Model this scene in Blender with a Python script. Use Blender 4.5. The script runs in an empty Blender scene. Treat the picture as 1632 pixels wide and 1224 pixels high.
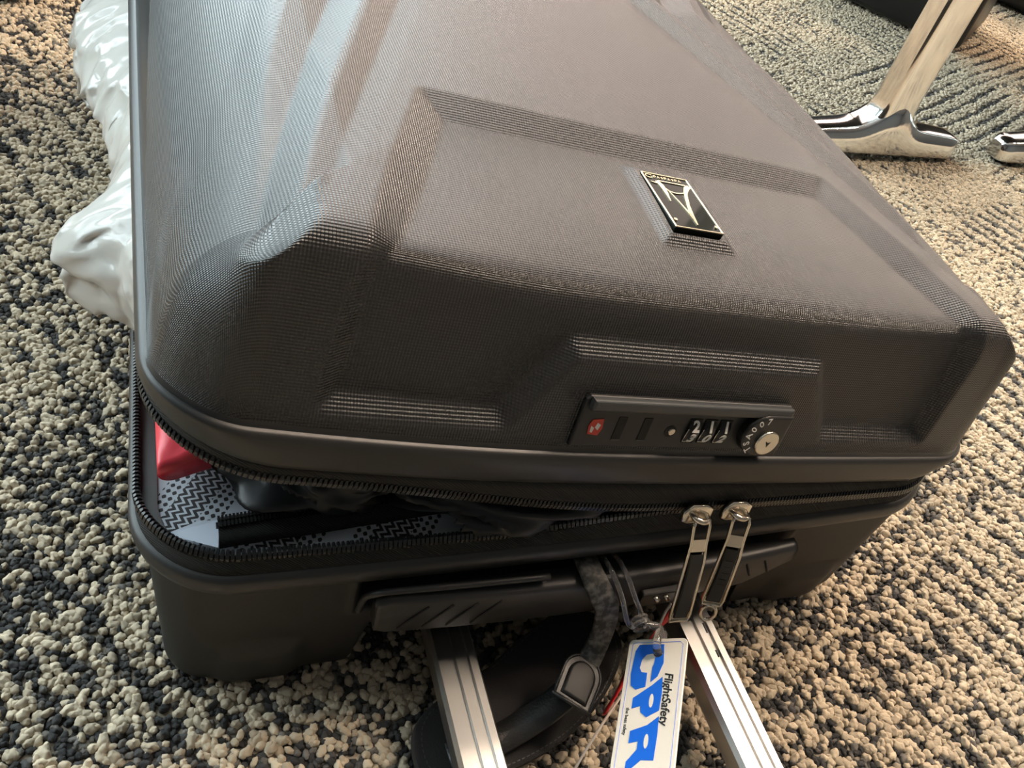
import bpy, bmesh, math, random
import numpy as np
from mathutils import Vector, Matrix, noise

S = bpy.context.scene
COL = S.collection
rnd = random.Random(7)
nrg = np.random.default_rng(11)

# ------------------------------------------------------------------ camera
HB = 0.115                       # height of the lower shell's rim above the floor
cam_d = bpy.data.cameras.new('camera')
cam_d.sensor_width = 36.0
cam_d.lens = 1400.77 / 1632 * 36.0
cam_d.clip_start = 0.01
cam = bpy.data.objects.new('camera', cam_d)
COL.objects.link(cam)
rt = Vector((0.9368802, -0.2676084, 0.2250361))
dn = Vector((-0.0425337, -0.7260497, -0.6863255))
fw = Vector((0.3470539, 0.6334331, -0.6916040))
cam.matrix_world = Matrix(((rt.x, -dn.x, -fw.x, -0.1937326),
                           (rt.y, -dn.y, -fw.y, -0.2072524),
                           (rt.z, -dn.z, -fw.z, 0.3415150 + HB),
                           (0, 0, 0, 1)))
S.camera = cam

# ------------------------------------------------------------------ world, light, exposure
world = bpy.data.worlds.new('World')
S.world = world
world.use_nodes = True
bg = world.node_tree.nodes['Background']
bg.inputs[0].default_value = (0.86, 0.96, 1.0, 1)
bg.inputs[1].default_value = 16.0
S.view_settings.view_transform = 'Standard'
S.view_settings.look = 'None'
S.view_settings.gamma = 1.0
S.view_settings.use_curve_mapping = False
S.view_settings.exposure = -0.75
S.cycles.use_denoising = True
S.cycles.max_bounces = 8
S.cycles.diffuse_bounces = 4
S.cycles.transparent_max_bounces = 12
S.cycles.caustics_reflective = False
S.cycles.caustics_refractive = False
S.cycles.sample_clamp_indirect = 6.0

RX0, RX1, RY0, RY1, RH = -3.4, 7.0, -5.0, 3.0, 4.8      # the hall
WX0, WX1, WZ0, WZ1 = -3.2, 6.6, 0.15, 4.5                # glazing along the far wall
WY0, WY1 = 0.6, 2.8                                     # glazing along the left wall
for nm, sz, lc, rz in (('window_daylight', WX1 - WX0, ((WX0 + WX1) / 2, RY1 + 0.02, (WZ0 + WZ1) / 2), (-90, 0, 0)),
                       ('side_window_daylight', WY1 - WY0, (RX0 - 0.02, (WY0 + WY1) / 2, (WZ0 + WZ1) / 2), (-90, 0, 90))):
    pd = bpy.data.lights.new(nm, 'AREA')
    pd.shape = 'RECTANGLE'
    pd.size = sz
    pd.size_y = WZ1 - WZ0
    pd.cycles.is_portal = True
    po = bpy.data.objects.new(nm, pd)
    COL.objects.link(po)
    po.location = lc
    po.rotation_euler = [math.radians(a) for a in rz]


# ------------------------------------------------------------------ materials
def mat(name, color=(0.5, 0.5, 0.5), rough=0.5, metal=0.0, **kw):
    m = bpy.data.materials.new(name)
    m.use_nodes = True
    b = m.node_tree.nodes['Principled BSDF']
    b.inputs['Base Color'].default_value = (*color, 1)
    b.inputs['Roughness'].default_value = rough
    b.inputs['Metallic'].default_value = metal
    for k, v in kw.items():
        b.inputs[k.replace('_', ' ')].default_value = v
    return m


def nodes(m):
    return m.node_tree.nodes, m.node_tree.links, m.node_tree.nodes['Principled BSDF']


def noise_bump(m, scale, strength, dist=0.001, detail=3):
    n, l, b = nodes(m)
    tc = n.new('ShaderNodeTexCoord')
    t = n.new('ShaderNodeTexNoise')
    t.inputs['Scale'].default_value = scale
    t.inputs['Detail'].default_value = detail
    bp = n.new('ShaderNodeBump')
    bp.inputs['Strength'].default_value = strength
    bp.inputs['Distance'].default_value = dist
    l.new(tc.outputs['Object'], t.inputs['Vector'])
    l.new(t.outputs['Fac'], bp.inputs['Height'])
    l.new(bp.outputs['Normal'], b.inputs['Normal'])
    return m


def math_node(n, l, op, a, b=None):
    x = n.new('ShaderNodeMath')
    x.operation = op
    for i, v in enumerate((a, b)):
        if v is None:
            continue
        if isinstance(v, (int, float)):
            x.inputs[i].default_value = v
        else:
            l.new(v, x.inputs[i])
    return x.outputs[0]


def diamond_bump(m, period, strength, dist):
    """fine woven diamond grain on a UV map measured in metres"""
    n, l, b = nodes(m)
    uv = n.new('ShaderNodeUVMap')
    uv.uv_map = 'grain'
    sp = n.new('ShaderNodeSeparateXYZ')
    l.new(uv.outputs['UV'], sp.inputs[0])
    k = 2 * math.pi / period
    a = math_node(n, l, 'SINE', math_node(n, l, 'MULTIPLY', math_node(n, l, 'ADD', sp.outputs[0], math_node(n, l, 'MULTIPLY', sp.outputs[1], 1.0)), k * 0.80))
    c = math_node(n, l, 'SINE', math_node(n, l, 'MULTIPLY', math_node(n, l, 'SUBTRACT', sp.outputs[0], math_node(n, l, 'MULTIPLY', sp.outputs[1], 1.0)), k * 0.80))
    h = math_node(n, l, 'MULTIPLY', a, c)
    bp = n.new('ShaderNodeBump')
    bp.inputs['Strength'].default_value = strength
    bp.inputs['Distance'].default_value = dist
    l.new(h, bp.inputs['Height'])
    l.new(bp.outputs['Normal'], b.inputs['Normal'])
    return m


def twill_bump(m, scale, strength=0.6, dist=0.0005):
    n, l, b = nodes(m)
    tc = n.new('ShaderNodeTexCoord')
    w = n.new('ShaderNodeTexWave')
    w.bands_direction = 'DIAGONAL'
    w.inputs['Scale'].default_value = scale
    bp = n.new('ShaderNodeBump')
    bp.inputs['Strength'].default_value = strength
    bp.inputs['Distance'].default_value = dist
    l.new(tc.outputs['Object'], w.inputs['Vector'])
    l.new(w.outputs['Fac'], bp.inputs['Height'])
    l.new(bp.outputs['Normal'], b.inputs['Normal'])
    return m


M = {}
M['shell'] = diamond_bump(mat('textured_shell', (0.014, 0.014, 0.015), 0.33, IOR=1.66), 0.0020, 0.65, 0.00030)
M['smooth_shell'] = mat('smooth_shell', (0.018, 0.019, 0.020), 0.34, IOR=1.55)
M['rim'] = noise_bump(mat('rim_rubber', (0.022, 0.022, 0.022), 0.42), 900, 0.15, 0.0002)
M['body'] = noise_bump(mat('matte_shell', (0.010, 0.010, 0.010), 0.55), 1500, 0.25, 0.0002)
M['tape'] = twill_bump(mat('zipper_tape', (0.014, 0.014, 0.013), 0.85), 420)
M['teeth'] = mat('zipper_teeth', (0.014, 0.014, 0.014), 0.24)
M['black'] = mat('black_plastic', (0.012, 0.012, 0.012), 0.35)
M['grip'] = noise_bump(mat('grip_plastic', (0.024, 0.023, 0.023), 0.42), 1200, 0.2, 0.0002)
M['void'] = mat('groove_black', (0.004, 0.004, 0.004), 0.7)
M['lock_lit_grey'] = mat('lock_lip', (0.060, 0.064, 0.066), 0.30)  # the lip's lit top face put into a paler grey
M['lockplate'] = mat('lock_plate', (0.022, 0.022, 0.022), 0.45)
M['silver'] = mat('warm_nickel', (0.78, 0.70, 0.58), 0.22, 1.0)
M['gold'] = mat('pale_gold', (0.85, 0.74, 0.52), 0.20, 1.0)
M['glassblack'] = mat('emblem_gloss', (0.014, 0.016, 0.013), 0.05, Specular_IOR_Level=0.08)
M['white'] = mat('white_print', (0.90, 0.88, 0.84), 0.5)
M['redmark'] = mat('red_mark', (0.72, 0.05, 0.03), 0.4)
M['alu'] = noise_bump(mat('brushed_aluminium', (0.66, 0.65, 0.63), 0.30, 1.0), 60, 0.05, 0.0005)
M['chrome'] = mat('polished_chrome', (0.80, 0.79, 0.77), 0.10, 1.0)
M['leather'] = noise_bump(mat('black_leather', (0.012, 0.012, 0.012), 0.42), 700, 0.5, 0.0006)
M['gloss_leather'] = mat('polished_leather', (0.010, 0.010, 0.010), 0.45, Specular_IOR_Level=0.2)
M['suede'] = noise_bump(mat('leather_backing', (0.010, 0.008, 0.008), 0.8), 1500, 0.6, 0.0006)
M['worn'] = None
M['cloth'] = noise_bump(mat('black_cloth', (0.006, 0.006, 0.007), 0.42), 700, 0.12, 0.0004)
M['tagcard'] = mat('tag_card', (0.86, 0.82, 0.73), 0.25)
M['blue'] = mat('blue_print', (0.015, 0.16, 0.80), 0.3)
M['ink'] = mat('black_print', (0.02, 0.02, 0.02), 0.5)
M['redtag'] = mat('red_ribbon', (0.60, 0.02, 0.02), 0.5)
M['string'] = mat('string', (0.70, 0.62, 0.55), 0.7)
M['wall'] = mat('wall_paint', (0.09, 0.10, 0.105), 0.9)
M['ceiling'] = mat('ceiling_tile', (0.34, 0.32, 0.31), 0.9)
M['frame'] = mat('mullion', (0.30, 0.31, 0.32), 0.4)

# worn leather strap: rubbed, paler patches
m = mat('worn_leather', (0.03, 0.03, 0.028), 0.6)
n, l, b = nodes(m)
tc = n.new('ShaderNodeTexCoord')
t = n.new('ShaderNodeTexNoise')
t.inputs['Scale'].default_value = 260
t.inputs['Detail'].default_value = 5
cr = n.new('ShaderNodeValToRGB')
cr.color_ramp.elements[0].position = 0.42
cr.color_ramp.elements[0].color = (0.030, 0.030, 0.028, 1)
cr.color_ramp.elements[1].position = 0.68
cr.color_ramp.elements[1].color = (0.19, 0.18, 0.165, 1)
l.new(tc.outputs['Object'], t.inputs['Vector'])
l.new(t.outputs['Fac'], cr.inputs[0])
l.new(cr.outputs[0], b.inputs['Base Color'])
M['worn'] = m

# white film of the plastic bag
m = mat('white_film', (0.74, 0.72, 0.68), 0.13)
n, l, b = nodes(m)
tr = n.new('ShaderNodeBsdfTranslucent')
tr.inputs[0].default_value = (0.78, 0.72, 0.66, 1)
mx = n.new('ShaderNodeMixShader')
mx.inputs[0].default_value = 0.25
l.new(b.outputs[0], mx.inputs[1])
l.new(tr.outputs[0], mx.inputs[2])
l.new(mx.outputs[0], n['Material Output'].inputs[0])
M['film'] = m

# clear plastic loop
m = mat('clear_plastic', (0.98, 0.95, 0.93), 0.06, Transmission_Weight=0.92, IOR=1.38)
M['clear'] = m

# red glossy pouch with faint creases
M['pouch'] = noise_bump(mat('red_pouch', (0.80, 0.060, 0.085), 0.33), 60, 0.25, 0.002)

for nm, tint in (('glass', (0.94, 0.97, 0.97, 1)), ('added_tint_glass', (0.64, 0.54, 0.495, 1))):
  # window glass: mostly see-through with a weak sheen; second tint added for pinker reflections
  m = bpy.data.materials.new('window_glass')
  m.use_nodes = True
  n = m.node_tree.nodes
  l = m.node_tree.links
  n.remove(n['Principled BSDF'])
  tp = n.new('ShaderNodeBsdfTransparent')
  tp.inputs[0].default_value = tint
  gl = n.new('ShaderNodeBsdfGlossy')
  gl.inputs['Roughness'].default_value = 0.03
  mx = n.new('ShaderNodeMixShader')
  mx.inputs[0].default_value = 0.06
  l.new(tp.outputs[0], mx.inputs[1])
  l.new(gl.outputs[0], mx.inputs[2])
  l.new(mx.outputs[0], n['Material Output'].inputs[0])
  M[nm] = m

# glow of the unseen panels added in the ceiling
m = bpy.data.materials.new('fill_panel_glow')
m.use_nodes = True
b = m.node_tree.nodes['Principled BSDF']
b.inputs['Base Color'].default_value = (0.9, 0.85, 0.8, 1)
b.inputs['Emission Color'].default_value = (1.0, 0.80, 0.62, 1)
b.inputs['Emission Strength'].default_value = 140.0
M['fill_panel'] = m

# printed lining: grey cloth with dotted and herringbone fields
m = mat('printed_lining', (0.5, 0.5, 0.5), 0.75)
n, l, b = nodes(m)
tc = n.new('ShaderNodeTexCoord')
mp = n.new('ShaderNodeMapping')
mp.inputs['Rotation'].default_value = (0, 0, math.radians(38))
l.new(tc.outputs['Object'], mp.inputs[0])
sp = n.new('ShaderNodeSeparateXYZ')
l.new(mp.outputs[0], sp.inputs[0])
k = 2 * math.pi / 0.0032
sx = math_node(n, l, 'SINE', math_node(n, l, 'MULTIPLY', sp.outputs[0], k))
sy = math_node(n, l, 'SINE', math_node(n, l, 'MULTIPLY', sp.outputs[1], k))
dots = math_node(n, l, 'GREATER_THAN', math_node(n, l, 'ADD', sx, sy), 0.45)
zz = math_node(n, l, 'ADD', math_node(n, l, 'MULTIPLY', sp.outputs[0], k * 0.80),
               math_node(n, l, 'MULTIPLY', math_node(n, l, 'PINGPONG', sp.outputs[1], 0.0021), k * 1.2))
zig = math_node(n, l, 'GREATER_THAN', math_node(n, l, 'SINE', zz), -0.25)
fld = math_node(n, l, 'PINGPONG', math_node(n, l, 'ADD', sp.outputs[0], 0.010), 0.021)
f1 = math_node(n, l, 'LESS_THAN', fld, 0.0075)
f2 = math_node(n, l, 'GREATER_THAN', fld, 0.0160)
mxa = n.new('ShaderNodeMix')
l.new(f1, mxa.inputs['Factor'])
l.new(dots, mxa.inputs['A'])
l.new(zig, mxa.inputs['B'])
ink = math_node(n, l, 'MULTIPLY', mxa.outputs[0], math_node(n, l, 'SUBTRACT', 1.0, f2))
mxc = n.new('ShaderNodeMix')
mxc.data_type = 'RGBA'
l.new(ink, mxc.inputs['Factor'])
mxc.inputs['A'].default_value = (0.46, 0.50, 0.56, 1)
mxc.inputs['B'].default_value = (0.014, 0.012, 0.014, 1)
l.new(mxc.outputs['Result'], b.inputs['Base Color'])
M['lining'] = m

# carpet backing (colour between the tufts and beyond them)
m = mat('carpet_backing', (0.06, 0.055, 0.05), 1.0)
n, l, b = nodes(m)
tc = n.new('ShaderNodeTexCoord')
vo = n.new('ShaderNodeTexVoronoi')
vo.inputs['Scale'].default_value = 180
cr = n.new('ShaderNodeValToRGB')
cr.color_ramp.elements[0].position = 0.45
cr.color_ramp.elements[0].color = (0.035, 0.033, 0.032, 1)
cr.color_ramp.elements[1].position = 0.55
cr.color_ramp.elements[1].color = (0.30, 0.255, 0.195, 1)
l.new(tc.outputs['Object'], vo.inputs['Vector'])
l.new(vo.outputs['Color'], cr.inputs[0])
l.new(cr.outputs[0], b.inputs['Base Color'])
M['backing'] = m

# carpet loops: one colour per loop, stored with the loop
m = mat('carpet_loop', (0.4, 0.35, 0.3), 0.95)
n, l, b = nodes(m)
at = n.new('ShaderNodeAttribute')
at.attribute_type = 'INSTANCER'
at.attribute_name = 'yarn'
l.new(at.outputs['Color'], b.inputs['Base Color'])
noise_bump(m, 900, 0.5, 0.0008)
M['loop'] = m


# ------------------------------------------------------------------ helpers
def link(o, parent=None):
    COL.objects.link(o)
    if parent is not None:
        o.parent = parent
    return o


def empty(name, loc=(0, 0, 0)):
    o = bpy.data.objects.new(name, None)
    o.empty_display_size = 0.05
    o.location = loc
    return link(o)


def tag(o, label, cat=None, group=None, kind=None):
    if label:
        o['label'] = label
    if cat:
        o['category'] = cat
    if group:
        o['group'] = group
    if kind:
        o['kind'] = kind
    return o


def mesh_obj(name, verts, faces, material, parent=None, smooth=False, matrix=None):
    me = bpy.data.meshes.new(name)
    me.from_pydata([tuple(map(float, v)) for v in verts], [], [tuple(map(int, f)) for f in faces])
    me.validate()
    me.update()
    if smooth:
        me.polygons.foreach_set('use_smooth', [True] * len(me.polygons))
    for mm in (material if isinstance(material, list) else [material]):
        me.materials.append(mm)
    o = bpy.data.objects.new(name, me)
    if matrix is not None:
        o.matrix_basis = matrix
    return link(o, parent)


def bm_obj(name, bm, material, parent=None, smooth=False, matrix=None):
    bmesh.ops.recalc_face_normals(bm, faces=bm.faces)
    me = bpy.data.meshes.new(name)
    bm.to_mesh(me)
    bm.free()
    if smooth:
        me.polygons.foreach_set('use_smooth', [True] * len(me.polygons))
    for mm in (material if isinstance(material, list) else [material]):
        me.materials.append(mm)
    o = bpy.data.objects.new(name, me)
    if matrix is not None:
        o.matrix_basis = matrix
    return link(o, parent)


def box_bm(bm, c, s, bevel=0.0, seg=2, mtx=None):
    g = bmesh.ops.create_cube(bm, size=1.0)
    vs = g['verts']
    for v in vs:
        v.co = Vector((c[0] + v.co.x * s[0], c[1] + v.co.y * s[1], c[2] + v.co.z * s[2]))
    es = list({e for v in vs for e in v.link_edges})
    if bevel > 0:
        r = bmesh.ops.bevel(bm, geom=es, offset=bevel, segments=seg, profile=0.5, affect='EDGES')
        vs = list({v for f in r['faces'] for v in f.verts} | {v for v in vs if v.is_valid})
    if mtx is not None:
        for v in vs:
            if v.is_valid:
                v.co = mtx @ v.co
    return vs


def box(name, c, s, material, parent=None, bevel=0.0, seg=2, matrix=None, smooth=False):
    bm = bmesh.new()
    box_bm(bm, c, s, bevel, seg)
    return bm_obj(name, bm, material, parent, smooth, matrix)


def grid_faces(nr, nc, close_c=False, close_r=False):
    f = []
    for i in range(nr if close_r else nr - 1):
        for j in range(nc if close_c else nc - 1):
            a = i * nc + j
            b_ = i * nc + (j + 1) % nc
            i2 = (i + 1) % nr
            f.append((a, b_, i2 * nc + (j + 1) % nc, i2 * nc + j))
    return f


def grid_obj(name, rows, material, parent=None, close_c=False, close_r=False, smooth=True, matrix=None, thick=0.0):
    rows = np.asarray(rows, float)
    nr, nc = rows.shape[:2]
    o = mesh_obj(name, rows.reshape(-1, 3), grid_faces(nr, nc, close_c, close_r), material, parent, smooth, matrix)
    if thick:
        md = o.modifiers.new('thickness', 'SOLIDIFY')
        md.thickness = thick
        md.offset = 0
    return o


def resample(path, step):
    p = np.asarray(path, float)
    d = np.r_[0, np.cumsum(np.linalg.norm(np.diff(p, axis=0), axis=1))]
    n_ = max(2, int(round(d[-1] / step)) + 1)
    t_ = np.linspace(0, d[-1], n_)
    return np.stack([np.interp(t_, d, p[:, k_]) for k_ in range(3)], 1)


def smooth_path(ctrl, n_=10):
    """Catmull-Rom through the control points"""
    c = [np.array(p, float) for p in ctrl]
    c = [2 * c[0] - c[1]] + c + [2 * c[-1] - c[-2]]
    out = []
    for i in range(1, len(c) - 2):
        for t_ in np.linspace(0, 1, n_, endpoint=False):
            p0, p1, p2, p3 = c[i - 1:i + 3]
            out.append(0.5 * ((2 * p1) + (p2 - p0) * t_ + (2 * p0 - 5 * p1 + 4 * p2 - p3) * t_ ** 2 + (3 * p1 - p0 - 3 * p2 + p3) * t_ ** 3))
    out.append(c[-2])
    return np.array(out)


def tube_bm(bm, path, rad, seg=8, cap=True):
    p = [Vector(map(float, q)) for q in path]
    up = None
    rings = []
    for i, q in enumerate(p):
        t_ = (p[min(i + 1, len(p) - 1)] - p[max(i - 1, 0)]).normalized()
        if up is None:
            up = t_.orthogonal().normalized()
        up = (up - t_ * up.dot(t_)).normalized()
        sd = t_.cross(up)
        r_ = rad[i] if hasattr(rad, '__len__') else rad
        rings.append([bm.verts.new(q + (up * math.cos(a) + sd * math.sin(a)) * r_) for a in (2 * math.pi * k_ / seg for k_ in range(seg))])
    for a, b_ in zip(rings, rings[1:]):
        for k_ in range(seg):
            bm.faces.new((a[k_], a[(k_ + 1) % seg], b_[(k_ + 1) % seg], b_[k_]))
    if cap:
        bm.faces.new(rings[0])
        bm.faces.new(rings[-1])


def tube(name, path, rad, material, parent=None, seg=8, matrix=None):
    bm = bmesh.new()
    tube_bm(bm, path, rad, seg)
    return bm_obj(name, bm, material, parent, True, matrix)


def prism_bm(bm, poly, z0, z1, bevel=0.0, seg=2):
    vs = [bm.verts.new((p[0], p[1], z0)) for p in poly]
    f = bm.faces.new(vs)
    ex = bmesh.ops.extrude_face_region(bm, geom=[f])
    top = [v for v in ex['geom'] if isinstance(v, bmesh.types.BMVert)]
    for v in top:
        v.co.z = z1
    if bevel:
        es = [e for e in bm.edges if all(v in top for v in e.verts)]
        bmesh.ops.bevel(bm, geom=es, offset=bevel, segments=seg, profile=0.5, affect='EDGES')


def prism(name, poly, z0, z1, material, parent=None, bevel=0.0, seg=2, matrix=None, smooth=False):
    bm = bmesh.new()
    prism_bm(bm, poly, z0, z1, bevel, seg)
    return bm_obj(name, bm, material, parent, smooth, matrix)


def stroke_poly(pts, widths):
    """flat outline around a polyline with its own width at each point"""
    p = [Vector((a, b_)) for a, b_ in pts]
    L_, R_ = [], []
    for i, q in enumerate(p):
        t_ = (p[min(i + 1, len(p) - 1)] - p[max(i - 1, 0)]).normalized()
        nn = Vector((-t_.y, t_.x))
        L_.append(q + nn * widths[i] / 2)
        R_.append(q - nn * widths[i] / 2)
    return [tuple(v) for v in L_ + R_[::-1]]


def text_mesh(name, body, size, material, parent, matrix, extrude=0.0001, offset=0.0, align='CENTER', xs=1.0, shear=0.0, spacing=1.0):
    cu = bpy.data.curves.new(name, 'FONT')
    cu.body = body
    cu.size = size
    cu.extrude = extrude
    cu.offset = offset
    cu.align_x = align
    cu.align_y = 'CENTER'
    cu.shear = shear
    cu.space_character = spacing
    cu.resolution_u = 4
    tmp = bpy.data.objects.new(name, cu)
    COL.objects.link(tmp)
    bpy.context.view_layer.update()
    dg = bpy.context.evaluated_depsgraph_get()
    me = bpy.data.meshes.new_from_object(tmp.evaluated_get(dg))
    bpy.data.objects.remove(tmp)
    bpy.data.curves.remove(cu)
    me.name = name
    me.materials.clear()
    me.materials.append(material)
    for v in me.vertices:
        v.co.x *= xs
    o = bpy.data.objects.new(name, me)
    o.matrix_basis = matrix
    return link(o, parent)


def frame_m(o, x, y, z=None):
    x = Vector(x).normalized()
    y = Vector(y)
    y = (y - x * y.dot(x)).normalized()
    z = x.cross(y)
    return Matrix(((x.x, y.x, z.x, o[0]), (x.y, y.y, z.y, o[1]), (x.z, y.z, z.z, o[2]), (0, 0, 0, 1)))


def fbm(x, y, z=0.0, s=1.0, oct_=3):
    return noise.fractal(Vector((x * s, y * s, z * s)), 1.0, 2.0, oct_)


# ------------------------------------------------------------------ the hall
def struct(name, c, s, material):
    o = box(name, c, s, material)
    o['kind'] = 'structure'
    return o


cx, cy = (RX0 + RX1) / 2, (RY0 + RY1) / 2
floor = mesh_obj('floor', [(RX0, RY0, 0), (RX1, RY0, 0), (RX1, RY1, 0), (RX0, RY1, 0)], [(0, 1, 2, 3)], M['backing'])
floor['kind'] = 'structure'
struct('ceiling', (cx, cy, RH + 0.05), (RX1 - RX0, RY1 - RY0, 0.1), M['ceiling'])
struct('wall_right', (RX1 + 0.05, cy, RH / 2), (0.1, RY1 - RY0, RH), M['wall'])
struct('wall_front', (cx, RY0 - 0.05, RH / 2), (RX1 - RX0, 0.1, RH), M['wall'])
bm = bmesh.new()
box_bm(bm, (cx, RY1 + 0.05, WZ0 / 2), (RX1 - RX0, 0.1, WZ0))
box_bm(bm, (cx, RY1 + 0.05, (RH + WZ1) / 2), (RX1 - RX0, 0.1, RH - WZ1))
box_bm(bm, ((RX0 + WX0) / 2, RY1 + 0.05, (WZ0 + WZ1) / 2), (WX0 - RX0, 0.1, WZ1 - WZ0))
box_bm(bm, ((RX1 + WX1) / 2, RY1 + 0.05, (WZ0 + WZ1) / 2), (RX1 - WX1, 0.1, WZ1 - WZ0))
bm_obj('wall_back', bm, M['wall'])['kind'] = 'structure'
bm = bmesh.new()
box_bm(bm, (RX0 - 0.05, cy, WZ0 / 2), (0.1, RY1 - RY0, WZ0))
box_bm(bm, (RX0 - 0.05, cy, (RH + WZ1) / 2), (0.1, RY1 - RY0, RH - WZ1))
box_bm(bm, (RX0 - 0.05, (RY0 + WY0) / 2, (WZ0 + WZ1) / 2), (0.1, WY0 - RY0, WZ1 - WZ0))
box_bm(bm, (RX0 - 0.05, (RY1 + WY1) / 2, (WZ0 + WZ1) / 2), (0.1, RY1 - WY1, WZ1 - WZ0))
bm_obj('wall_left', bm, M['wall'])['kind'] = 'structure'
wn = 0
for a0, a1, npan, back in ((WX0, WX1, 8, True), (WY0, WY1, 3, False)):
    for i in range(npan):
        u0 = a0 + (a1 - a0) * i / npan
        u1 = a0 + (a1 - a0) * (i + 1) / npan
        zc, hh = (WZ0 + WZ1) / 2, WZ1 - WZ0
        bm = bmesh.new()
        for uu in (u0 + 0.025, u1 - 0.025):
            if back:
                box_bm(bm, (uu, RY1 + 0.06, zc), (0.05, 0.08, hh))
            else:
                box_bm(bm, (RX0 - 0.06, uu, zc), (0.08, 0.05, hh))
        wn += 1
        w_ = bm_obj('window_%d' % wn, bm, M['frame'])
        w_['kind'] = 'structure'
        if back:
            box('pane', ((u0 + u1) / 2, RY1 + 0.07, zc), (u1 - u0 - 0.1, 0.008, hh), M['glass'] if u0 < 0.1 else M['added_tint_glass'], w_)
        else:
            box('pane', (RX0 - 0.07, (u0 + u1) / 2, zc), (0.008, u1 - u0 - 0.1, hh), M['glass'], w_)

# unseen panels added in the ceiling to warm the right-hand side
fill_at = [(2.6, 0.6, 'unseen warm ceiling panel added right above the bench'), (4.4, 0.6, 'unseen warm ceiling panel added nearest the right wall'), (2.6, 2.2, 'unseen warm ceiling panel added nearest the far windows')]
for x, y, lab in fill_at:
    o = empty('ceiling_fill_panel', (x, y, RH))
    tag(o, lab, 'added ceiling light', 'added warm ceiling panels')
    box('frame', (0, 0, -0.015), (0.96, 0.96, 0.03), M['frame'], o)
    box('diffuser', (0, 0, -0.033), (0.88, 0.88, 0.006), M['fill_panel'], o)

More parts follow.
